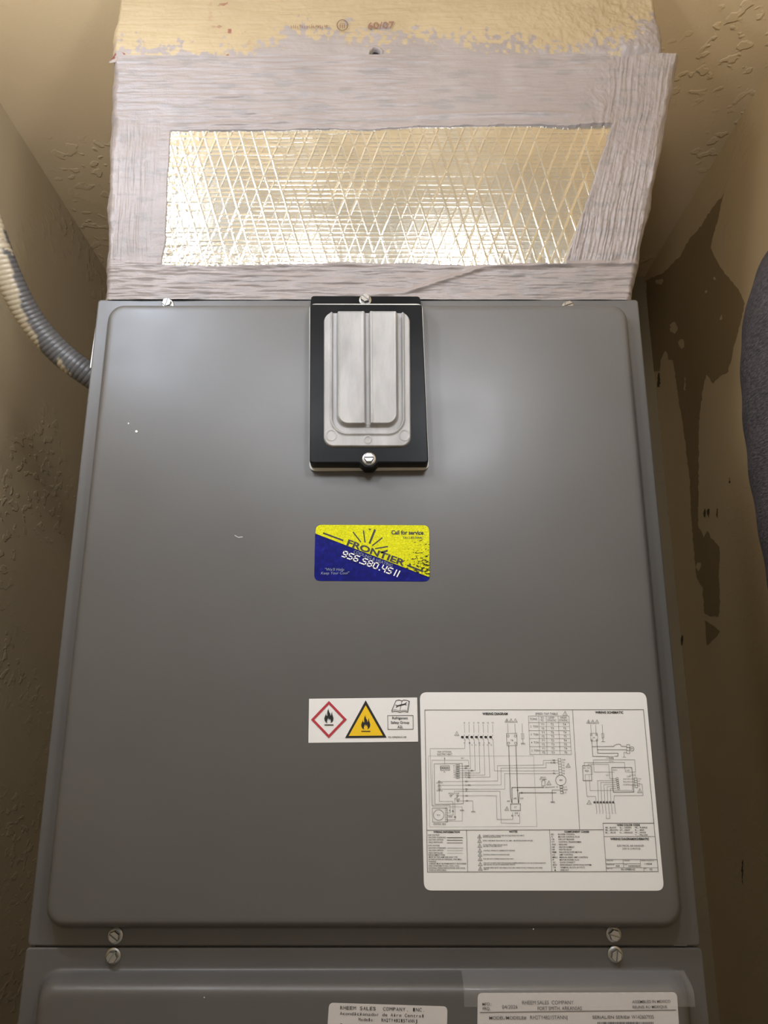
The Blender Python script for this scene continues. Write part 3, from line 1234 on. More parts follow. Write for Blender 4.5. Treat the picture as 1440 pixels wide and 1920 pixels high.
FL = [(293, 204), (288, 225), (296, 250), (308, 270), (313, 296), (319, 283), (322, 262), (329, 246), (331, 275), (339, 300), (345, 322), (342, 347),
      (330, 368), (311, 379), (317, 360), (309, 338), (301, 322), (297, 345), (290, 334), (286, 316), (277, 336), (271, 352), (268, 366),
      (277, 381), (256, 371), (242, 351), (238, 325), (246, 300), (254, 282), (257, 263), (263, 290), (270, 300), (275, 285), (272, 262), (276, 235), (285, 218)]
for dx, dy, nm in ((0, 0, 'flame'), (433, 76, 'flame')):
    pp = Print(e1 - 0.0001, f1)
    pp.poly([(a + dx, b2 + dy) for a, b2 in FL])
    pp.poly([(240 + dx, 396 + dy), (346 + dx, 396 + dy), (346 + dx, 408 + dy), (240 + dx, 408 + dy)])
    pp.build(nm, M_ink, hz)
pp = Print(e1, f1)
bk = [(1078, 118), (1030, 235), (1035, 250), (1070, 240), (1100, 245), (1125, 255), (1150, 247), (1180, 242), (1218, 252), (1222, 235), (1238, 125), (1205, 112), (1170, 110), (1150, 120), (1120, 110), (1095, 112), (1078, 118)]
pp.line(bk, 1.0)
pp.line([(1150, 120), (1125, 235)], 0.7)
pp.line([(1034, 230), (1070, 222), (1100, 228), (1125, 238), (1155, 228), (1185, 226), (1212, 235), (1228, 130)], 0.6)
bar(pp, (1090, 180), (1192, 155), 13)
for cxx, cyy, sg in ((1085, 182, 1), (1197, 153, -1)):
    pp.line([(cxx - 8 * sg, cyy - 14), (cxx + 6 * sg, cyy - 6), (cxx + 6 * sg, cyy + 6), (cxx - 2 * sg, cyy + 14)], 1.2)
pp.build('manual_symbol', M_ink, hz)
pp = Print(e1, f1)
pp.line([(982, 292), (1280, 290), (1282, 452), (985, 455)], 0.8, True)
pp.text('Refrigerant', 1036, 336, 1218, 335, h=30, bold=0.012, res=3)
pp.text('Safety Group', 1020, 388, 1236, 387, h=30, bold=0.012, res=3)
pp.text('A2L', 1097, 440, 1162, 439, h=30, bold=0.012, res=3)
pp.text('92-109654-01-00', 990, 556, 1202, 554, h=20, bold=0.01, res=2)
pp.build('group_text', M_ink, hz)

# ------------------------------------------------------------------ wiring diagram label
wd = empty('wiring_label', P(1010, 1480, YL))
tag(wd, 'large white wiring diagram label with schematics and tables', 'label')
label_base('label_sheet', [(787, 1298), (1211, 1298), (1245, 1670), (795, 1669.5)], 0.006, YL - E1, M_paper, wd)
f2 = lambda a, b2: (785 + a * 0.21528, 1290 + b2 * 0.21528)
f3 = lambda a, b2: (1030 + a * 0.15278, 1290 + b2 * 0.15278)
f4 = lambda a, b2: (790 + a * 0.17361, 1540 + b2 * 0.17361)
f5 = lambda a, b2: (1000 + a * 0.17361, 1530 + b2 * 0.17361)

# frames
pp = Print(e1)
pp.line([(796.6, 1331), (1206.5, 1330.5), (1234.2, 1634), (801.4, 1635)], 0.75, True)
pp.line([(800.8, 1556.6), (1131.5, 1555.6)], 0.75)
pp.line([(1073.5, 1331), (1086.8, 1555.8)], 0.6)
pp.line([(1130.6, 1543.4), (1226, 1543.4)], 0.75)
pp.line([(1130.6, 1543.4), (1137, 1634)], 0.6)
pp.line([(1132.8, 1568.5), (1228.3, 1568.5)], 0.6)
pp.line([(1136.3, 1611.6), (1232, 1611.6)], 0.6)
pp.line([(1136.8, 1619.4), (1200.5, 1619.4)], 0.5)
pp.line([(1137, 1626.9), (1233.4, 1626.9)], 0.5)
pp.line([(1168, 1611.6), (1169.3, 1626.9)], 0.5)
pp.line([(1200, 1611.6), (1201.4, 1626.9)], 0.5)
pp.line([(1207, 1627), (1207.5, 1634)], 0.5)
pp.line([(1030.4, 1556), (1034.7, 1634.2)], 0.6)
pp.line([(874.7, 1556.6), (876.8, 1634.7)], 0.6)
pp.build('frame_lines', M_ink, wd)

# speed tap table
pp = Print(e1, f2)
cols_t, cols_b = (955, 1045, 1110, 1215, 1308), (970, 1056, 1119, 1231, 1330)
yt, yb_ = 243, 578
cxat = lambda i, y: cols_t[i] + (cols_b[i] - cols_t[i]) * (y - yt) / (yb_ - yt)
for y in (243, 300, 370, 440, 510, 578):
    pp.line([(cxat(0, y), y), (cxat(4, y), y)], 0.5)
for y in (335, 405, 475, 545):
    pp.line([(cxat(1, y), y), (cxat(4, y), y)], 0.4)
for i in range(5):
    pp.line([(cols_t[i], yt), (cols_b[i], yb_)], 0.5)
pp.text('SPEED TAP TABLE', 1016, 233, 1212, h=18, bold=0.004)
pp.text('TONS', 968, 279, 1032, h=18, bold=0.004)
for s, x, y, wd_ in (('Y1', 1061, 268, 26), ('Y2', 1061, 290, 26), ('LOW', 1133, 266, 50), ('STATIC', 1122, 290, 76), ('HIGH', 1235, 266, 52), ('STATIC', 1224, 290, 76)):
    pp.text(s, x, y, x + wd_, h=17, bold=0.004)
for r, tn in enumerate('2345'):
    y0 = 300 + r * 70
    x = cxat(0, y0 + 40)
    pp.text(tn + '  TON', x + 14, y0 + 43, x + 80, h=17, bold=0.004)
    for k, (a, b2, c2_) in enumerate((('Y1', 'T2', 'T4'), ('Y2', 'T3', 'T5'))):
        yy = y0 + 25 + 35 * k
        pp.text(a, cxat(1, yy) + 20, yy, cxat(1, yy) + 45, h=17, bold=0.004)
        pp.text(b2, cxat(2, yy) + 38, yy, cxat(2, yy) + 64, h=17, bold=0.004)
        pp.text(c2_, cxat(3, yy) + 38, yy, cxat(3, yy) + 64, h=17, bold=0.004)
pp.build('speed_table', M_ink2, wd)


def warn(pp_, cx, cy, s, d='1', own=True):
    if own:
        pp_ = Print(e1, pp_.f)
    pp_.line([(cx, cy - s), (cx + s * 0.95, cy + s * 0.75), (cx - s * 0.95, cy + s * 0.75)], 0.55, True)
    pp_.text(d, cx - s * 0.13, cy + s * 0.55, cx + s * 0.16, h=s * 0.75)
    if own:
        pp_.build('note_triangle', M_ink2, wd)


# wiring diagram drawing
pp = Print(e1, f2)
pp.text('WIRING DIAGRAM', 555, 234, 775, h=20, bold=0.035, res=3)
pp.build('diagram_title', M_ink, wd)
pp = Print(e1, f2)
warn(pp, 1275, 222, 20, '7')
warn(pp, 332, 398, 20, '4')
for i, d in enumerate('124'):
    warn(pp, 768 + 37 * i, 284, 17, d)
warn(pp, 1302, 676, 20, '8')
warn(pp, 1134, 828, 20, '6')
warn(pp, 768, 1052, 19, '3')
xs7 = [398, 438, 480, 520, 562, 602, 644]
for i, (x, s) in enumerate(zip(xs7, ('R', 'C', 'G', 'W1', 'W2', 'Y2', 'Y1'))):
    pp.text(s, x - (4 if len(s) == 1 else 9), 310, x + (5 if len(s) == 1 else 9), h=13)
    pp.poly([(x - 32, 426), (x - 22, 416), (x - 8, 420), (x - 6, 434), (x - 22, 438)])
    pp.line([(x - 8, 428), (x + 2, 405)], 0.5)
    pp.line([(x - 8, 430), (x + 4, 455)], 0.5)
# terminal block and transformer
pp.line([(764, 396), (854, 394), (858, 500), (768, 502)], 0.5, True)
for cxx, cyy in ((778, 418), (842, 418), (783, 480), (844, 480)):
    pp.circle((cxx, cyy), 10, 0.5, 12)
pp.text('TB', 800, 462, 824, h=13)
pp.line([(784, 500), (800, 950), (812, 1000)], 0.8)
pp.line([(846, 500), (864, 950), (868, 1000)], 0.8)
pp.line([(800, 1010), (886, 1008), (886, 1066), (802, 1068)], 0.7, True)
pp.text('CT', 833, 1047, 853, h=15)
pp.line([(1090, 865), (812, 866), (814, 1000)], 0.8)
pp.line([(1100, 866), (1186, 862)], 0.6)
pp.line([(1196, 912), (876, 912), (872, 1000)], 0.8)
pp.line([(1228, 888), (1162, 888), (1166, 985)], 0.6)
pp.line([(1150, 992), (1184, 990)], 0.6)
for k in range(4):
    pp.line([(1152 + k * 10, 992), (1156 + k * 10, 1002)], 0.5)
for x in (1215,):
    for k in range(6):
        pp.line([(1214 + k * 1.6, 614 + k * 24), (1238 + k * 1.6, 614 + k * 24), (1240 + k * 1.6, 638 + k * 24), (1216 + k * 1.6, 638 + k * 24)], 0.5, True)
pp.circle((1238, 803), 45, 0.6)
pp.text('IBM', 1226, 808, 1252, h=12)
for k, s in enumerate(('L1', 'GND', 'L2')):
    pp.line([(1230 + k * 2, 850 + k * 24), (1252 + k * 2, 850 + k * 24), (1254 + k * 2, 872 + k * 24), (1232 + k * 2, 872 + k * 24)], 0.6, True)
    pp.text(s, 1262, 868 + k * 24, 1262 + 12 * len(s), h=12)
for k, s in enumerate(('COM', 'T1', 'T2', 'T3', 'T4', 'T5')):
    pp.text(s, 1248 + k, 632 + k * 24, 1248 + 10 * len(s) + k, h=12)
pp.line([(1072, 852), (1072, 815), (1080, 800), (1096, 800), (1100, 815), (1100, 852)], 0.6, True)
pp.text('IBM PLUG', 1062, 783, 1108, h=11)
pp.text('OPTIONAL', 1052, 799, 1116, h=11)
pp.text('TB', 1198, 868, 1212, h=11)
pp.circle((898, 912), 6, 0.5, 10)
pp.circle((862, 890), 6, 0.5, 10)
for s, x, y in (('240', 768, 992), ('208', 824, 968), ('COM', 884, 968), ('24', 836, 1096)):
    pp.text(s, x, y, x + 28, h=13)
pp.text('V', 836, 1116, 846, h=12)
pp.text('BR', 808, 1118, 826, h=12)
pp.text('R', 866, 1118, 876, h=12)
pp.build('power_circuit', M_ink, wd)
pp = Print(e1, f2)
for i, x in enumerate(xs7):
    pp.line([(x, 318), (x + 2, 390)], 0.4)
ends = [(100, 528), (452, 700), (492, 720), (534, 740), (576, 758), (620, 776), (662, 720)]
pp.line([(404, 450), (402, 526), (100, 528), (112, 1022), (272, 1020), (276, 1086), (250, 1088)], 0.45)
for i, (x, (ex, ey)) in enumerate(zip(xs7[1:6], ends[1:6])):
    pp.line([(x + 4, 452), (ex, ey), (358, ey)], 0.45)
pp.line([(648, 452), (660, 721), (1215, 721)], 0.45)
pp.line([(84, 592), (1000, 592), (1030, 1206), (96, 1210)], 0.3, True)
pp.line([(115, 628), (432, 628), (438, 680), (358, 680)], 0.45)
pp.line([(115, 628), (124, 1035), (378, 1035), (380, 1158), (250, 1158)], 0.4)
pp.line([(134, 660), (380, 656), (388, 1008), (142, 1012)], 0.6, True)
pp.line([(188, 678), (268, 676), (270, 715), (190, 717)], 0.6, True)
for k in range(4):
    pp.circle((199 + k * 19, 696), 8, 0.6, 12)
pp.line([(226, 660), (226, 612)], 0.5)
pp.poly([(226, 604), (231, 618), (221, 618)])
pp.text('FOR OPTIONAL', 166, 563, 288, h=15)
pp.text('ELECTRIC HEAT', 162, 584, 292, h=15)
pp.text('P1', 220, 737, 234, h=12)
pp.text('QC1', 368, 616, 396, h=12)
for k, s in enumerate(('R', 'C', 'G', 'W1', 'W2', 'Y1')):
    pp.line([(324, 666 + k * 20), (354, 666 + k * 20), (355, 686 + k * 20), (325, 686 + k * 20)], 0.5, True)
    pp.circle((340, 677 + k * 20), 8, 0.5, 10)
    pp.text(s, 304, 683 + k * 20, 304 + 7 * len(s) + 2, h=12)
pp.line([(170, 815), (688, 809), (686, 676), (1086, 670), (1086, 630), (1212, 628)], 0.45)
pp.line([(170, 847), (718, 844), (716, 697), (1110, 694), (1108, 650), (1214, 650)], 0.45)
pp.line([(176, 880), (750, 880), (748, 746), (1218, 744)], 0.45)
pp.line([(178, 885), (180, 988), (298, 988), (300, 1106), (250, 1108)], 0.45)
pp.line([(280, 938), (310, 920), (312, 898), (708, 898), (718, 1176), (880, 1178), (878, 1085)], 0.45)
pp.line([(336, 938), (676, 938), (682, 1144), (820, 1144), (816, 1085)], 0.45)
pp.line([(338, 984), (470, 982), (474, 1072)], 0.45)
pp.line([(336, 945), (338, 955), (314, 958), (318, 1146), (250, 1148)], 0.45)
pp.line([(458, 1074), (490, 1073)], 0.5)
for k in range(4):
    pp.line([(460 + k * 10, 1074), (464 + k * 10, 1084)], 0.5)
for cxx, cyy in ((178, 815), (178, 847), (178, 880), (280, 938), (336, 938), (338, 984)):
    pp.circle((cxx, cyy), 8, 0.5, 10)
pp.text('XLECOM', 152, 832, 208, h=12)
pp.text('XLIG', 164, 866, 196, h=12)
pp.text('XLEPG', 154, 900, 208, h=12)
pp.text('24VAC', 258, 924, 304, h=12)
pp.text('COM', 318, 924, 352, h=12)
pp.text('COMB', 320, 974, 358, h=12)
for s, x, y in (('BR', 406, 819), ('G /BK', 406, 851), ('BL', 408, 885), ('R', 410, 903), ('BR', 408, 945), ('GR', 410, 988), ('G/BK', 400, 685), ('BR', 402, 704),
                ('G /BK', 430, 725), ('W /BK', 402, 745), ('W /BL', 402, 764), ('Y /BL', 404, 783), ('BR', 1168, 635), ('G /BL', 1148, 655), ('Y', 1170, 726), ('BL', 1172, 749)):
    pp.text(s, x, y, x + 9 * len(s) + 4, h=12, bold=0.01)
for i, s in enumerate(('R', 'BR', 'W', 'BK', 'Y', 'BL')):
    pp.text(s, 394 + i * 43, 484, 394 + i * 43 + 8 * len(s), h=12)
    pp.text('G', 458 + i * 34, 502, 468 + i * 34, h=12)
pp.line([(118, 1048), (246, 1046), (250, 1166), (122, 1168)], 0.6, True)
pp.circle((174, 1106), 46, 0.6)
pp.text('RDS', 160, 1112, 188, h=12)
for k in range(6):
    pp.line([(232, 1048 + k * 19), (248, 1048 + k * 19), (248, 1067 + k * 19), (232, 1067 + k * 19)], 0.4, True)
pp.text('CONTROL  BOX', 128, 1192, 238, h=14, bold=0.01)
for s, x, y in (('R', 266, 1074), ('BL', 290, 1078), ('W/BK', 358, 1072), ('W/BY', 258, 1128), ('BR', 308, 1130)):
    pp.text(s, x, y, x + 9 * len(s) + 3, h=12, bold=0.01)
for x in (775, 838, 900):
    pp.dash((x, 312), (x + 4, 396), 0.6, 9)
pp.line([(892, 398), (916, 398), (918, 442), (894, 444)], 0.4, True)
pp.line([(905, 405), (908, 478)], 0.6)
pp.line([(892, 482), (924, 481)], 0.6)
for k in range(4):
    pp.line([(892 + k * 10, 482), (896 + k * 10, 492)], 0.5)
pp.build('control_circuit', M_ink2, wd)

# schematic drawing
pp = Print(e1, f3)
pp.text('WIRING SCHEMATIC', 562, 312, 908, h=26, bold=0.035, res=3)
pp.build('schematic_title', M_ink, wd)
pp = Print(e1, f3)
for i, d in enumerate('124'):
    warn(pp, 480 + 52 * i, 414, 24, d)
warn(pp, 488, 1404, 28, '4')
warn(pp, 1110, 1262, 28, '8')
for x in (508, 568, 648):
    pp.dash((x, 450), (x + 6, 560), 0.6, 10)
pp.line([(505, 556), (588, 554), (594, 650), (510, 652)], 0.45, True)
for cxx, cyy in ((517, 575), (578, 574), (520, 636), (582, 636)):
    pp.circle((cxx, cyy), 10, 0.5, 10)
pp.text('TB', 532, 618, 560, h=16)
pp.line([(640, 558), (668, 557), (672, 610), (644, 612)], 0.4, True)
pp.line([(655, 560), (658, 655)], 0.6)
pp.line([(640, 658), (684, 657)], 0.6)
pp.line([(520, 640), (534, 838), (725, 838)], 0.75)
pp.line([(582, 640), (594, 800), (842, 800), (842, 836), (795, 838)], 0.75)
pp.line([(524, 720), (788, 716), (800, 702), (830, 690), (870, 690), (885, 714), (945, 716)], 0.7)
pp.line([(588, 757), (945, 757)], 0.7)
for k in range(3):
    pp.line([(948, 694 + k * 36), (985, 694 + k * 36), (987, 730 + k * 36), (950, 730 + k * 36)], 0.6, True)
pp.circle((1014, 746), 26, 0.6, 16)
pp.text('IBM', 1000, 752, 1028, h=14)
pp.line([(950, 790), (914, 790), (918, 845)], 0.5)
pp.line([(902, 848), (940, 847)], 0.5)
for k in range(6):
    pp.line([(728 + k * 11, 838), (733 + k * 11, 878)], 0.6)
pp.text('24VAC', 730, 902, 788, h=14)
pp.text('CT', 698, 866, 722, h=15)
pp.line([(720, 880), (538, 882), (550, 1030), (795, 1032)], 0.5)
pp.line([(795, 880), (1048, 880), (1058, 1030), (970, 1032), (932, 1026), (922, 912), (428, 914), (430, 952)], 0.5)
pp.line([(408, 952), (510, 952), (520, 1135), (416, 1136)], 0.75, True)
pp.text('IN1', 420, 988, 446, h=14)
pp.text('IN2', 466, 988, 496, h=14)
pp.text('RDS', 440, 1026, 484, h=20, bold=0.01)
pp.line([(474, 952), (476, 934), (728, 936), (742, 1112), (815, 1112)], 0.5)
pp.line([(520, 934), (530, 1058), (440, 1062), (444, 1136)], 0.4)
pp.line([(488, 1062), (492, 1136)], 0.4)
pp.line([(765, 975), (1012, 975), (1038, 1275), (785, 1278)], 0.8, True)
pp.text('24VAC', 778, 1014, 834, h=16)
pp.text('COM', 944, 1020, 984, h=16)
pp.text('COMB', 948, 1092, 998, h=16)
for s, y in (('XLECOM', 1124), ('XLIG', 1158), ('XLEPG', 1194)):
    pp.text(s, 905, y, 985, h=15)
    pp.line([(990, y - 7), (1044, y - 7)], 0.5)
for k in range(4):
    pp.line([(1042 + k * 2, 1104 + k * 29), (1076 + k * 2, 1104 + k * 29), (1078 + k * 2, 1133 + k * 29), (1044 + k * 2, 1133 + k * 29)], 0.6, True)
for k, s in enumerate(('COM', 'T1', 'T4', 'T5')):
    pp.text(s, 1086, 1122 + k * 29, 1086 + 13 * len(s), h=14)
for k in range(6):
    pp.circle((832 + k * 3, 1112 + k * 24), 14, 0.55, 12)
pp.text('QC1', 694, 1078, 734, h=16)
ys = [1136, 1160, 1186, 1210, 1234]
for k, y in enumerate(ys):
    pp.line([(818, y), (592 + 39 * k, y), (604 + 38 * k, 1400)], 0.5)
pp.line([(446, 1136), (462, 1330), (566, 1330), (574, 1400)], 0.5)
pp.line([(494, 1136), (500, 1258), (1020, 1256), (1018, 1190)], 0.5)
pp.line([(1090, 1180), (1138, 1180), (1150, 1318), (796, 1322), (790, 1400)], 0.5)
pp.line([(985, 1068), (1050, 1068)], 0.5)
pp.line([(1056, 1052), (1050, 1068), (1058, 1086)], 0.5)
for k, s in enumerate(('R', 'C', 'G', 'W1', 'W2', 'Y2', 'Y1')):
    x = 552 + k * 38
    pp.poly([(x - 16, 1402), (x, 1388), (x + 14, 1392), (x + 16, 1412), (x, 1416)])
    pp.line([(x + 18, 1402), (x + 30, 1525)], 0.5)
    pp.text(s, x + 24, 1544, x + 24 + 9 * len(s), h=14)
pp.line([(697, 1552), (700, 1602), (744, 1600), (740, 1552)], 0.5)
pp.build('schematic_lines', M_ink2, wd)

# wiring information
pp = Print(e1, f4)
pp.text('WIRING INFORMATION', 130, 124, 415, h=18, bold=0.035)
rows = [('LINE VOLTAGE', 72, 155, 195), ('-FACTORY STANDARD', 74, 181, 264), ('-FACTORY OPTION', 74, 207, 236), ('-FIELD INSTALLED', 74, 233, 230),
        ('LOW VOLTAGE', 73, 268, 198), ('-FACTORY STANDARD', 75, 295, 265), ('-FACTORY OPTION', 75, 321, 238), ('-FIELD INSTALLED', 75, 348, 314 - 82),
        ('REPLACEMENT WIRE', 75, 371, 256), ('-MUST BE THE SAME SIZE AND TYPE', 76, 394, 390), ('OF INSULATION AS ORIGINAL (105C MIN.)', 76, 418, 436),
        ('WARNING', 77, 442, 160), ('-CABINET MUST BE PERMANENTLY GROUNDED', 77, 464, 487), ('AND CONFORM TO I.E.C., N.E.C., C.E.C.', 77, 488, 412),
        ('NATIONAL WIRING REGULATIONS, AND LOCAL', 78, 512, 476), ('CODE AS APPLICABLE.', 78, 535, 272)]
for s, x, y, x2 in rows:
    pp.text(s, x, y, x2, h=15, bold=0.008)
pp.line([(278, 176), (446, 176)], 0.9)
pp.dash((278, 204), (446, 204), 0.8, 8, 0.8)
pp.dash((278, 233), (448, 233), 0.7, 16)
pp.line([(280, 289), (450, 289)], 0.5)
pp.dash((280, 316), (450, 316), 0.5, 8, 0.75)
pp.dash((280, 344), (450, 344), 0.4, 16)
pp.build('wiring_information', M_ink, wd)

pp = Print(e1, f4)
pp.text('NOTES', 950, 120, 1038, h=18, bold=0.035)
notes = [(163, ('CONNECT SUPPLY WIRING FOR VOLTAGE, PHASE AND HERTZ', 664, 160, 1112), ('SHOWN ON RATING PLATE.', 664, 176, 860)),
         (212, ('SUPPLY WIRE MUST BE RATED AT 75 C. MIN.  SEE INSTRUCTIONS FOR SIZE.', 664, 215, 1208)),
         (264, ('CT FACTORY WIRED FOR 240 VOLTS.', 666, 260, 932), ('USE 208 V. FOR 208 VOLTS.', 666, 276, 870)),
         (316, ('CONTROL WIRING TO THERMOSTAT SUB-BASE.', 668, 322, 1014)),
         (360, ('CONTROL WIRING TO OUTDOOR UNIT.', 668, 366, 956)),
         (407, ('FOR USE WITH COPPER CONDUCTORS ONLY.', 670, 411, 1000)),
         (463, ('THE DOT TO NEXT HEAD THE DRAWING NUMBER REPRESENTS A 20 X 25 TO EACH ANCHOR.', 672, 456, 1348), ('SEE NOTE TO EACH ANCHOR VOLTS.', 672, 474, 1014)),
         (512, ('BLOWER SPEED SELECT (SEE WIRES) IS FACTORY WIRED TO FULL TONNAGE, HIGH SPEED', 674, 508, 1310), ('(240 V.)', 674, 524, 726))]
for i, nt_ in enumerate(notes):
    warn(pp, 628 + i * 1.4, nt_[0], 22, str(i + 1), False)
    for s, x, y, x2 in nt_[1:]:
        pp.text(s, x, y, x2, h=13, bold=0.008)
pp.build('notes_text', M_ink, wd)

pp = Print(e1, f5)
pp.text('COMPONENT CODES', 335, 179, 603, h=19, bold=0.035)
codes = [('BC', 'BLOWER CONTROL', 448), ('C', 'MOTOR CONTROL PLUG', 500), ('CB', 'CIRCUIT BREAKER', 442), ('CT', 'CONTROL TRANSFORMER', 520), ('GND', 'GROUND', 366),
         ('HE', 'HEATER ELEMENT', 445), ('HR', 'HEATER RELAY', 418), ('IBM', 'INDOOR BLOWER MOTOR', 527), ('LC', 'LIMIT CONTROL', 432),
         ('MRLC', 'MANUAL RESET LIMIT CONTROL', 592), ('P', 'MOTOR POWER PLUG', 494), ('QC', 'QUICK CONNECT', 450), ('RDS', 'REFRIGERANT DETECTION SYSTEM', 626),
         ('TB', 'TERMINAL BLOCK (HI VOLT)', 556), ('', 'WIRE NUT', 385)]
for i, (a, s, x2) in enumerate(codes):
    y = 205 + i * 27.6
    x = 194 + i * 1.5
    if a:
        pp.text(a, x, y, x + 13 * len(a) + 4, h=16, bold=0.008)
    else:
        pp.poly([(x + 12, y), (x + 15, y - 8), (x + 20, y - 18), (x + 26, y - 8), (x + 30, y)])
    pp.text(s, 268 + i * 1.7, y, x2, h=16, bold=0.008)
pp.build('component_codes', M_ink, wd)

pp = Print(e1, f5)
pp.text('WIRE COLOR CODE', 903, 107, 1152, h=19, bold=0.035)
for r_, (a, b2, c2_) in enumerate((('BK....BLACK', 'G......GREEN', 'PK....PURPLE'), ('BR....BROWN', 'GY....GRAY', 'R......RED'), ('BL......BLUE', 'O......ORANGE', 'W......WHITE'), ('', '', 'Y......YELLOW'))):
    y = 132 + r_ * 27
    for s, x, x2 in ((a, 780, (898, 915, 890, 0)[r_]), (b2, 933, (1058, 1046, 1074, 0)[r_]), (c2_, 1100, (1232, 1198, 1217, 1238)[r_])):
        if s:
            pp.text(s, x, y, x2, h=15, bold=0.012)
pp.text('WIRING DIAGRAM/SCHEMATIC', 833, 259, 1250, h=22, bold=0.035)
pp.text('ELECTRICAL AIR HANDLER -', 906, 331, 1208, h=19)
pp.text('230V X-13 MOTOR', 962, 363, 1158, h=19)
for s, x, y, x2, h in (('APPROVED', 790, 487, 862, 11), ('CHECKED', 978, 487, 1042, 11), ('GENERAL RELEASE NO.', 1162, 487, 1308, 11), ('DRAWN BY', 792, 531, 876, 11),
                       ('ALB', 890, 548, 932, 19), ('DATE', 982, 531, 1016, 11), ('10/30/2023', 1028, 549, 1152, 19), ('114304', 1202, 526, 1280, 19),
                       ('PART NO.', 794, 573, 858, 11), ('90-109885-02', 948, 586, 1100, 19), ('REV', 1198, 573, 1224, 11), ('03', 1256, 586, 1284, 19)):
    pp.text(s, x, y, x2, h=h, bold=0.006)
pp.build('title_block', M_ink, wd)

# ------------------------------------------------------------------ lower panel labels
f6 = lambda a, b2: (590 + a * 0.21528, 1840 + b2 * 0.21528)
ra = empty('model_label', P(727, 1900, YL))
tag(ra, 'small white model label on the lower panel, left of the rating plate', 'label')
label_base('label_sheet', [(617, 1880), (839, 1887), (836, 2010), (609, 2004)], 0.0035, YL - E1, M_paper2, ra)
pp = Print(e1, f6)
pp.text('RHEEM SALES  COMPANY, INC.', 222, 245, 962, 264, h=30, bold=0.0, mono=True, res=3)
pp.text('Acondicionador de Aire Central', 220, 292, 952, 315, h=27, mono=True, res=3)
pp.text('Modelo:', 382, 345, 526, 349, h=27, mono=True, res=3)
pp.text('RH2TY4821STANNJ', 582, 352, 892, 361, h=29, mono=True, res=3)
pp.text('Tension Nominal:', 222, 394, 560, 402, h=27, mono=True, res=3)
pp.build('model_text', M_ink, ra)

f9 = lambda a, b2: (860 + a * 0.30556, 1800 + b2 * 0.30556)
rb = empty('rating_plate', P(1085, 1900, YL))
tag(rb, 'wide white rating plate with barcode under clear tape on the lower panel', 'label')
label_base('label_sheet', [f9(117, 202), f9(1338, 197), f9(1375, 760), f9(110, 765)], 0.0035, YL - E1, M_paper2, rb)
pp = Print(e1, f9)
for s, x, y, x2, y2, h in (('MFD.:', 146, 280, 202, 279, 18), ('FRQ.', 148, 308, 194, 307, 18), ('04/2026', 268, 299, 362, 298, 22),
                           ('RHEEM SALES  COMPANY', 390, 273, 706, 272, 23), ('FORT SMITH, ARKANSAS', 485, 309, 756, 307, 23),
                           ('ASSEMBLED IN MEXICO', 1066, 265, 1300, 262, 17), ('REUNIS AU MEXIQUE', 1068, 298, 1280, 295, 17),
                           ('MODEL/MODELE#', 188, 365, 416, 364, 19), ('RH2TY4821STANNJ', 440, 364, 668, 363, 23),
                           ('SERIAL/EN SERIE#', 822, 361, 1050, 360, 19), ('W142607935', 1062, 361, 1198, 360, 22)):
    pp.text(s, x, y, x2, y2, h=h, bold=-0.004 if h > 20 else 0.004, res=3)
pp.line([(132, 322), (1332, 307)], 1.0)
pp.build('plate_text', M_ink2, rb)
pp = Print(e1, f9)
x = 852
rnd = random.Random(5)
while x < 1192:
    wdt = rnd.choice((2.2, 2.2, 4.4, 6.0))
    pp.poly([(x, 380), (x + wdt, 380), (x + wdt, 440), (x, 440)])
    x += wdt + rnd.choice((2.4, 2.4, 4.6))
pp.build('barcode', M_ink2, rb)

# clear tape over the shoulder of the lower panel
fz1 = P(700, 1815).z
prof = [(0.10, 0.05), (0.22, 0.22), (0.36, 0.50), (0.50, 0.74), (0.66, 0.90), (0.82, 0.975), (1.0, 1.0), (1.6, 1.0)]
xa, xb = P(868, 1840, -0.012).x, P(1288, 1840, -0.006).x
tv, tf = [], []
NX = 40
for i in range(NX + 1):
    for j, (t, hh) in enumerate(prof):
        tv.append((xa + (xb - xa) * i / NX + 0.002 * j * (i == 0) * 0, -HF * hh - 0.0004 - 0.0004 * math.sin(i * 1.7 + j) ** 2, fz1 - t * 0.013 + 0.0002))
m = len(prof)
for i in range(NX):
    for j in range(m - 1):
        tf.append((i * m + j, (i + 1) * m + j, (i + 1) * m + j + 1, i * m + j + 1))
tape = mesh_obj('clear_tape', tv, tf, M_tape, smooth=True)
tag(tape, 'strip of glossy clear tape over the top shoulder of the lower panel', 'tape')

# ------------------------------------------------------------------ flexible conduit
path_px = [(-75, 250, -0.06), (-42, 350, -0.04), (-12, 445, -0.02), (22, 532, 0.005), (62, 604, 0.03), (112, 661, 0.05), (166, 702, 0.065), (215, 733, 0.08)]
pth = [P(a, b2, y) for a, b2, y in path_px]


def catmull(pts, n):
    out = []
    q = [pts[0] * 2 - pts[1]] + pts + [pts[-1] * 2 - pts[-2]]
    for i in range(1, len(q) - 2):
        p0, p1, p2, p3 = q[i - 1:i + 3]
        for k in range(n):
            t = k / n
            out.append(0.5 * ((2 * p1) + (p2 - p0) * t + (2 * p0 - 5 * p1 + 4 * p2 - p3) * t * t + (3 * p1 - p0 - 3 * p2 + p3) * t ** 3))
    out.append(pts[-1])
    return out


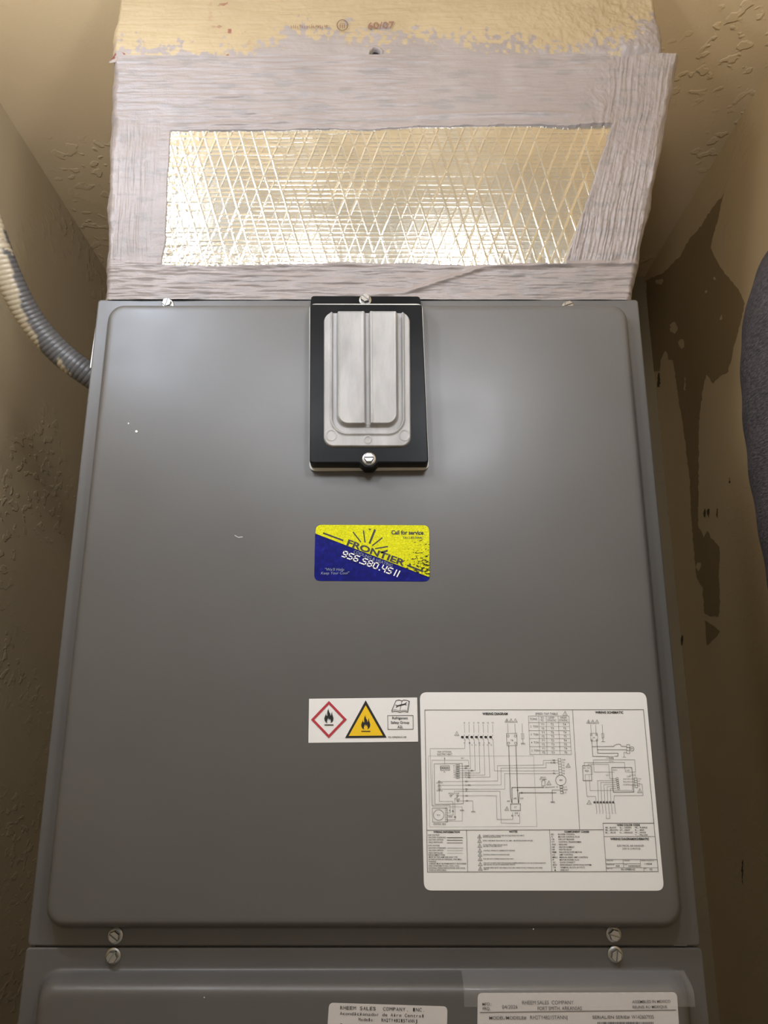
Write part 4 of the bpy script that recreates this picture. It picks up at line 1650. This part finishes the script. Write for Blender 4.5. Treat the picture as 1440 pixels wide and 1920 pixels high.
cl = catmull(pth, 60)
acc = [0.0]
for a, b2 in zip(cl, cl[1:]):
    acc.append(acc[-1] + (b2 - a).length)
SEGC = 28
cv, cf, paint = [], [], []
prev = Vector((0, -1, 0))
RC = 0.0128
for i, p in enumerate(cl):
    tdir = (cl[min(i + 1, len(cl) - 1)] - cl[max(i - 1, 0)]).normalized()
    n1 = (prev - tdir * prev.dot(tdir)).normalized()
    prev = n1
    b1 = tdir.cross(n1)
    for k in range(SEGC):
        a = 2 * math.pi * k / SEGC
        ph = acc[i] / 0.0047 * 2 * math.pi + a
        r = RC * (1 + 0.045 * (abs(math.cos(ph / 2)) ** 0.6 - 0.5))
        q = p + (n1 * math.cos(a) + b1 * math.sin(a)) * r
        cv.append(q)
        # old wall paint on the lower, outer side of the upper stretch
        side = (q - p).dot(Vector((-0.75, -0.45, -0.5))) / RC
        s = acc[i] / acc[-1]
        val = side * 0.5 + (0.72 - s) * 1.6
        paint.append(val)
nC = len(cl)
for i in range(nC - 1):
    for k in range(SEGC):
        j = (k + 1) % SEGC
        cf.append((i * SEGC + k, i * SEGC + j, (i + 1) * SEGC + j, (i + 1) * SEGC + k))
cond = mesh_obj('flexible_conduit', cv, cf, M_cond, smooth=True)
arr = np.array([(p.x, p.z, p.y) for p in cv])
pv = np.array(paint) + 0.55 * fbm(arr[:, 0] * 120, arr[:, 1] * 120 + arr[:, 2] * 60, 201, 4)
pv = sstep(0.28, 0.34, pv)
at = cond.data.attributes.new('paint', 'FLOAT', 'POINT')
at.data.foreach_set('value', pv.astype(np.float32))
tag(cond, 'ribbed grey flexible conduit splashed with cream paint, entering the cabinet side', 'conduit')

# ------------------------------------------------------------------ dark garment at the right edge
YG = -0.10
prof_px = [(1475, 400), (1455, 440), (1440, 470), (1428, 500), (1417, 540), (1411, 580), (1409, 620), (1410, 680), (1413, 740), (1419, 800), (1426, 870), (1434, 920), (1441, 965), (1455, 1050), (1468, 1120), (1490, 1250), (1500, 1400)]
ring_v, ring_f = [], []
NS = 40
pz = [P(a, b2, YG) for a, b2 in prof_px]
zz = np.linspace(pz[0].z + 0.015, pz[-1].z, 90)
zsrc = np.array([p.z for p in pz])[::-1]
xsrc = np.array([p.x for p in pz])[::-1]
xl = np.interp(zz, zsrc, xsrc)
for kk in range(3):
    xl[1:-1] = (xl[:-2] + xl[1:-1] * 2 + xl[2:]) / 4
XGR = XR - 0.008
for i, z in enumerate(zz):
    top = min(1.0, i / 10.0)
    rx = (XGR - xl[i]) / 2 * (0.35 + 0.65 * math.sin(top * math.pi / 2))
    cx_ = XGR - rx
    ry = 0.085 * (0.3 + 0.7 * math.sin(top * math.pi / 2))
    for k in range(NS):
        a = 2 * math.pi * k / NS
        wv = 1 + 0.012 * math.sin(z * 130 + 2 * math.sin(a * 3)) * math.sin(a + 1.0) + 0.01 * math.sin(a * 5 + z * 20)
        ring_v.append((cx_ + rx * math.cos(a) * min(wv, 1.0 if math.cos(a) > 0 else 9), YG + ry * math.sin(a) * wv, z))
for i in range(len(zz) - 1):
    for k in range(NS):
        j = (k + 1) % NS
        ring_f.append((i * NS + k, i * NS + j, (i + 1) * NS + j, (i + 1) * NS + k))
ring_f.append(tuple(range(NS - 1, -1, -1)))
ring_f.append(tuple(range((len(zz) - 1) * NS, len(zz) * NS)))
bm = bmesh.new()
vs = [bm.verts.new(p) for p in ring_v]
for f in ring_f:
    bm.faces.new([vs[i] for i in f])
gar = bm_obj('garment', bm, M_cloth, smooth=True)
tag(gar, 'dark charcoal finely wrinkled fabric bulging in beside the right wall', 'garment')
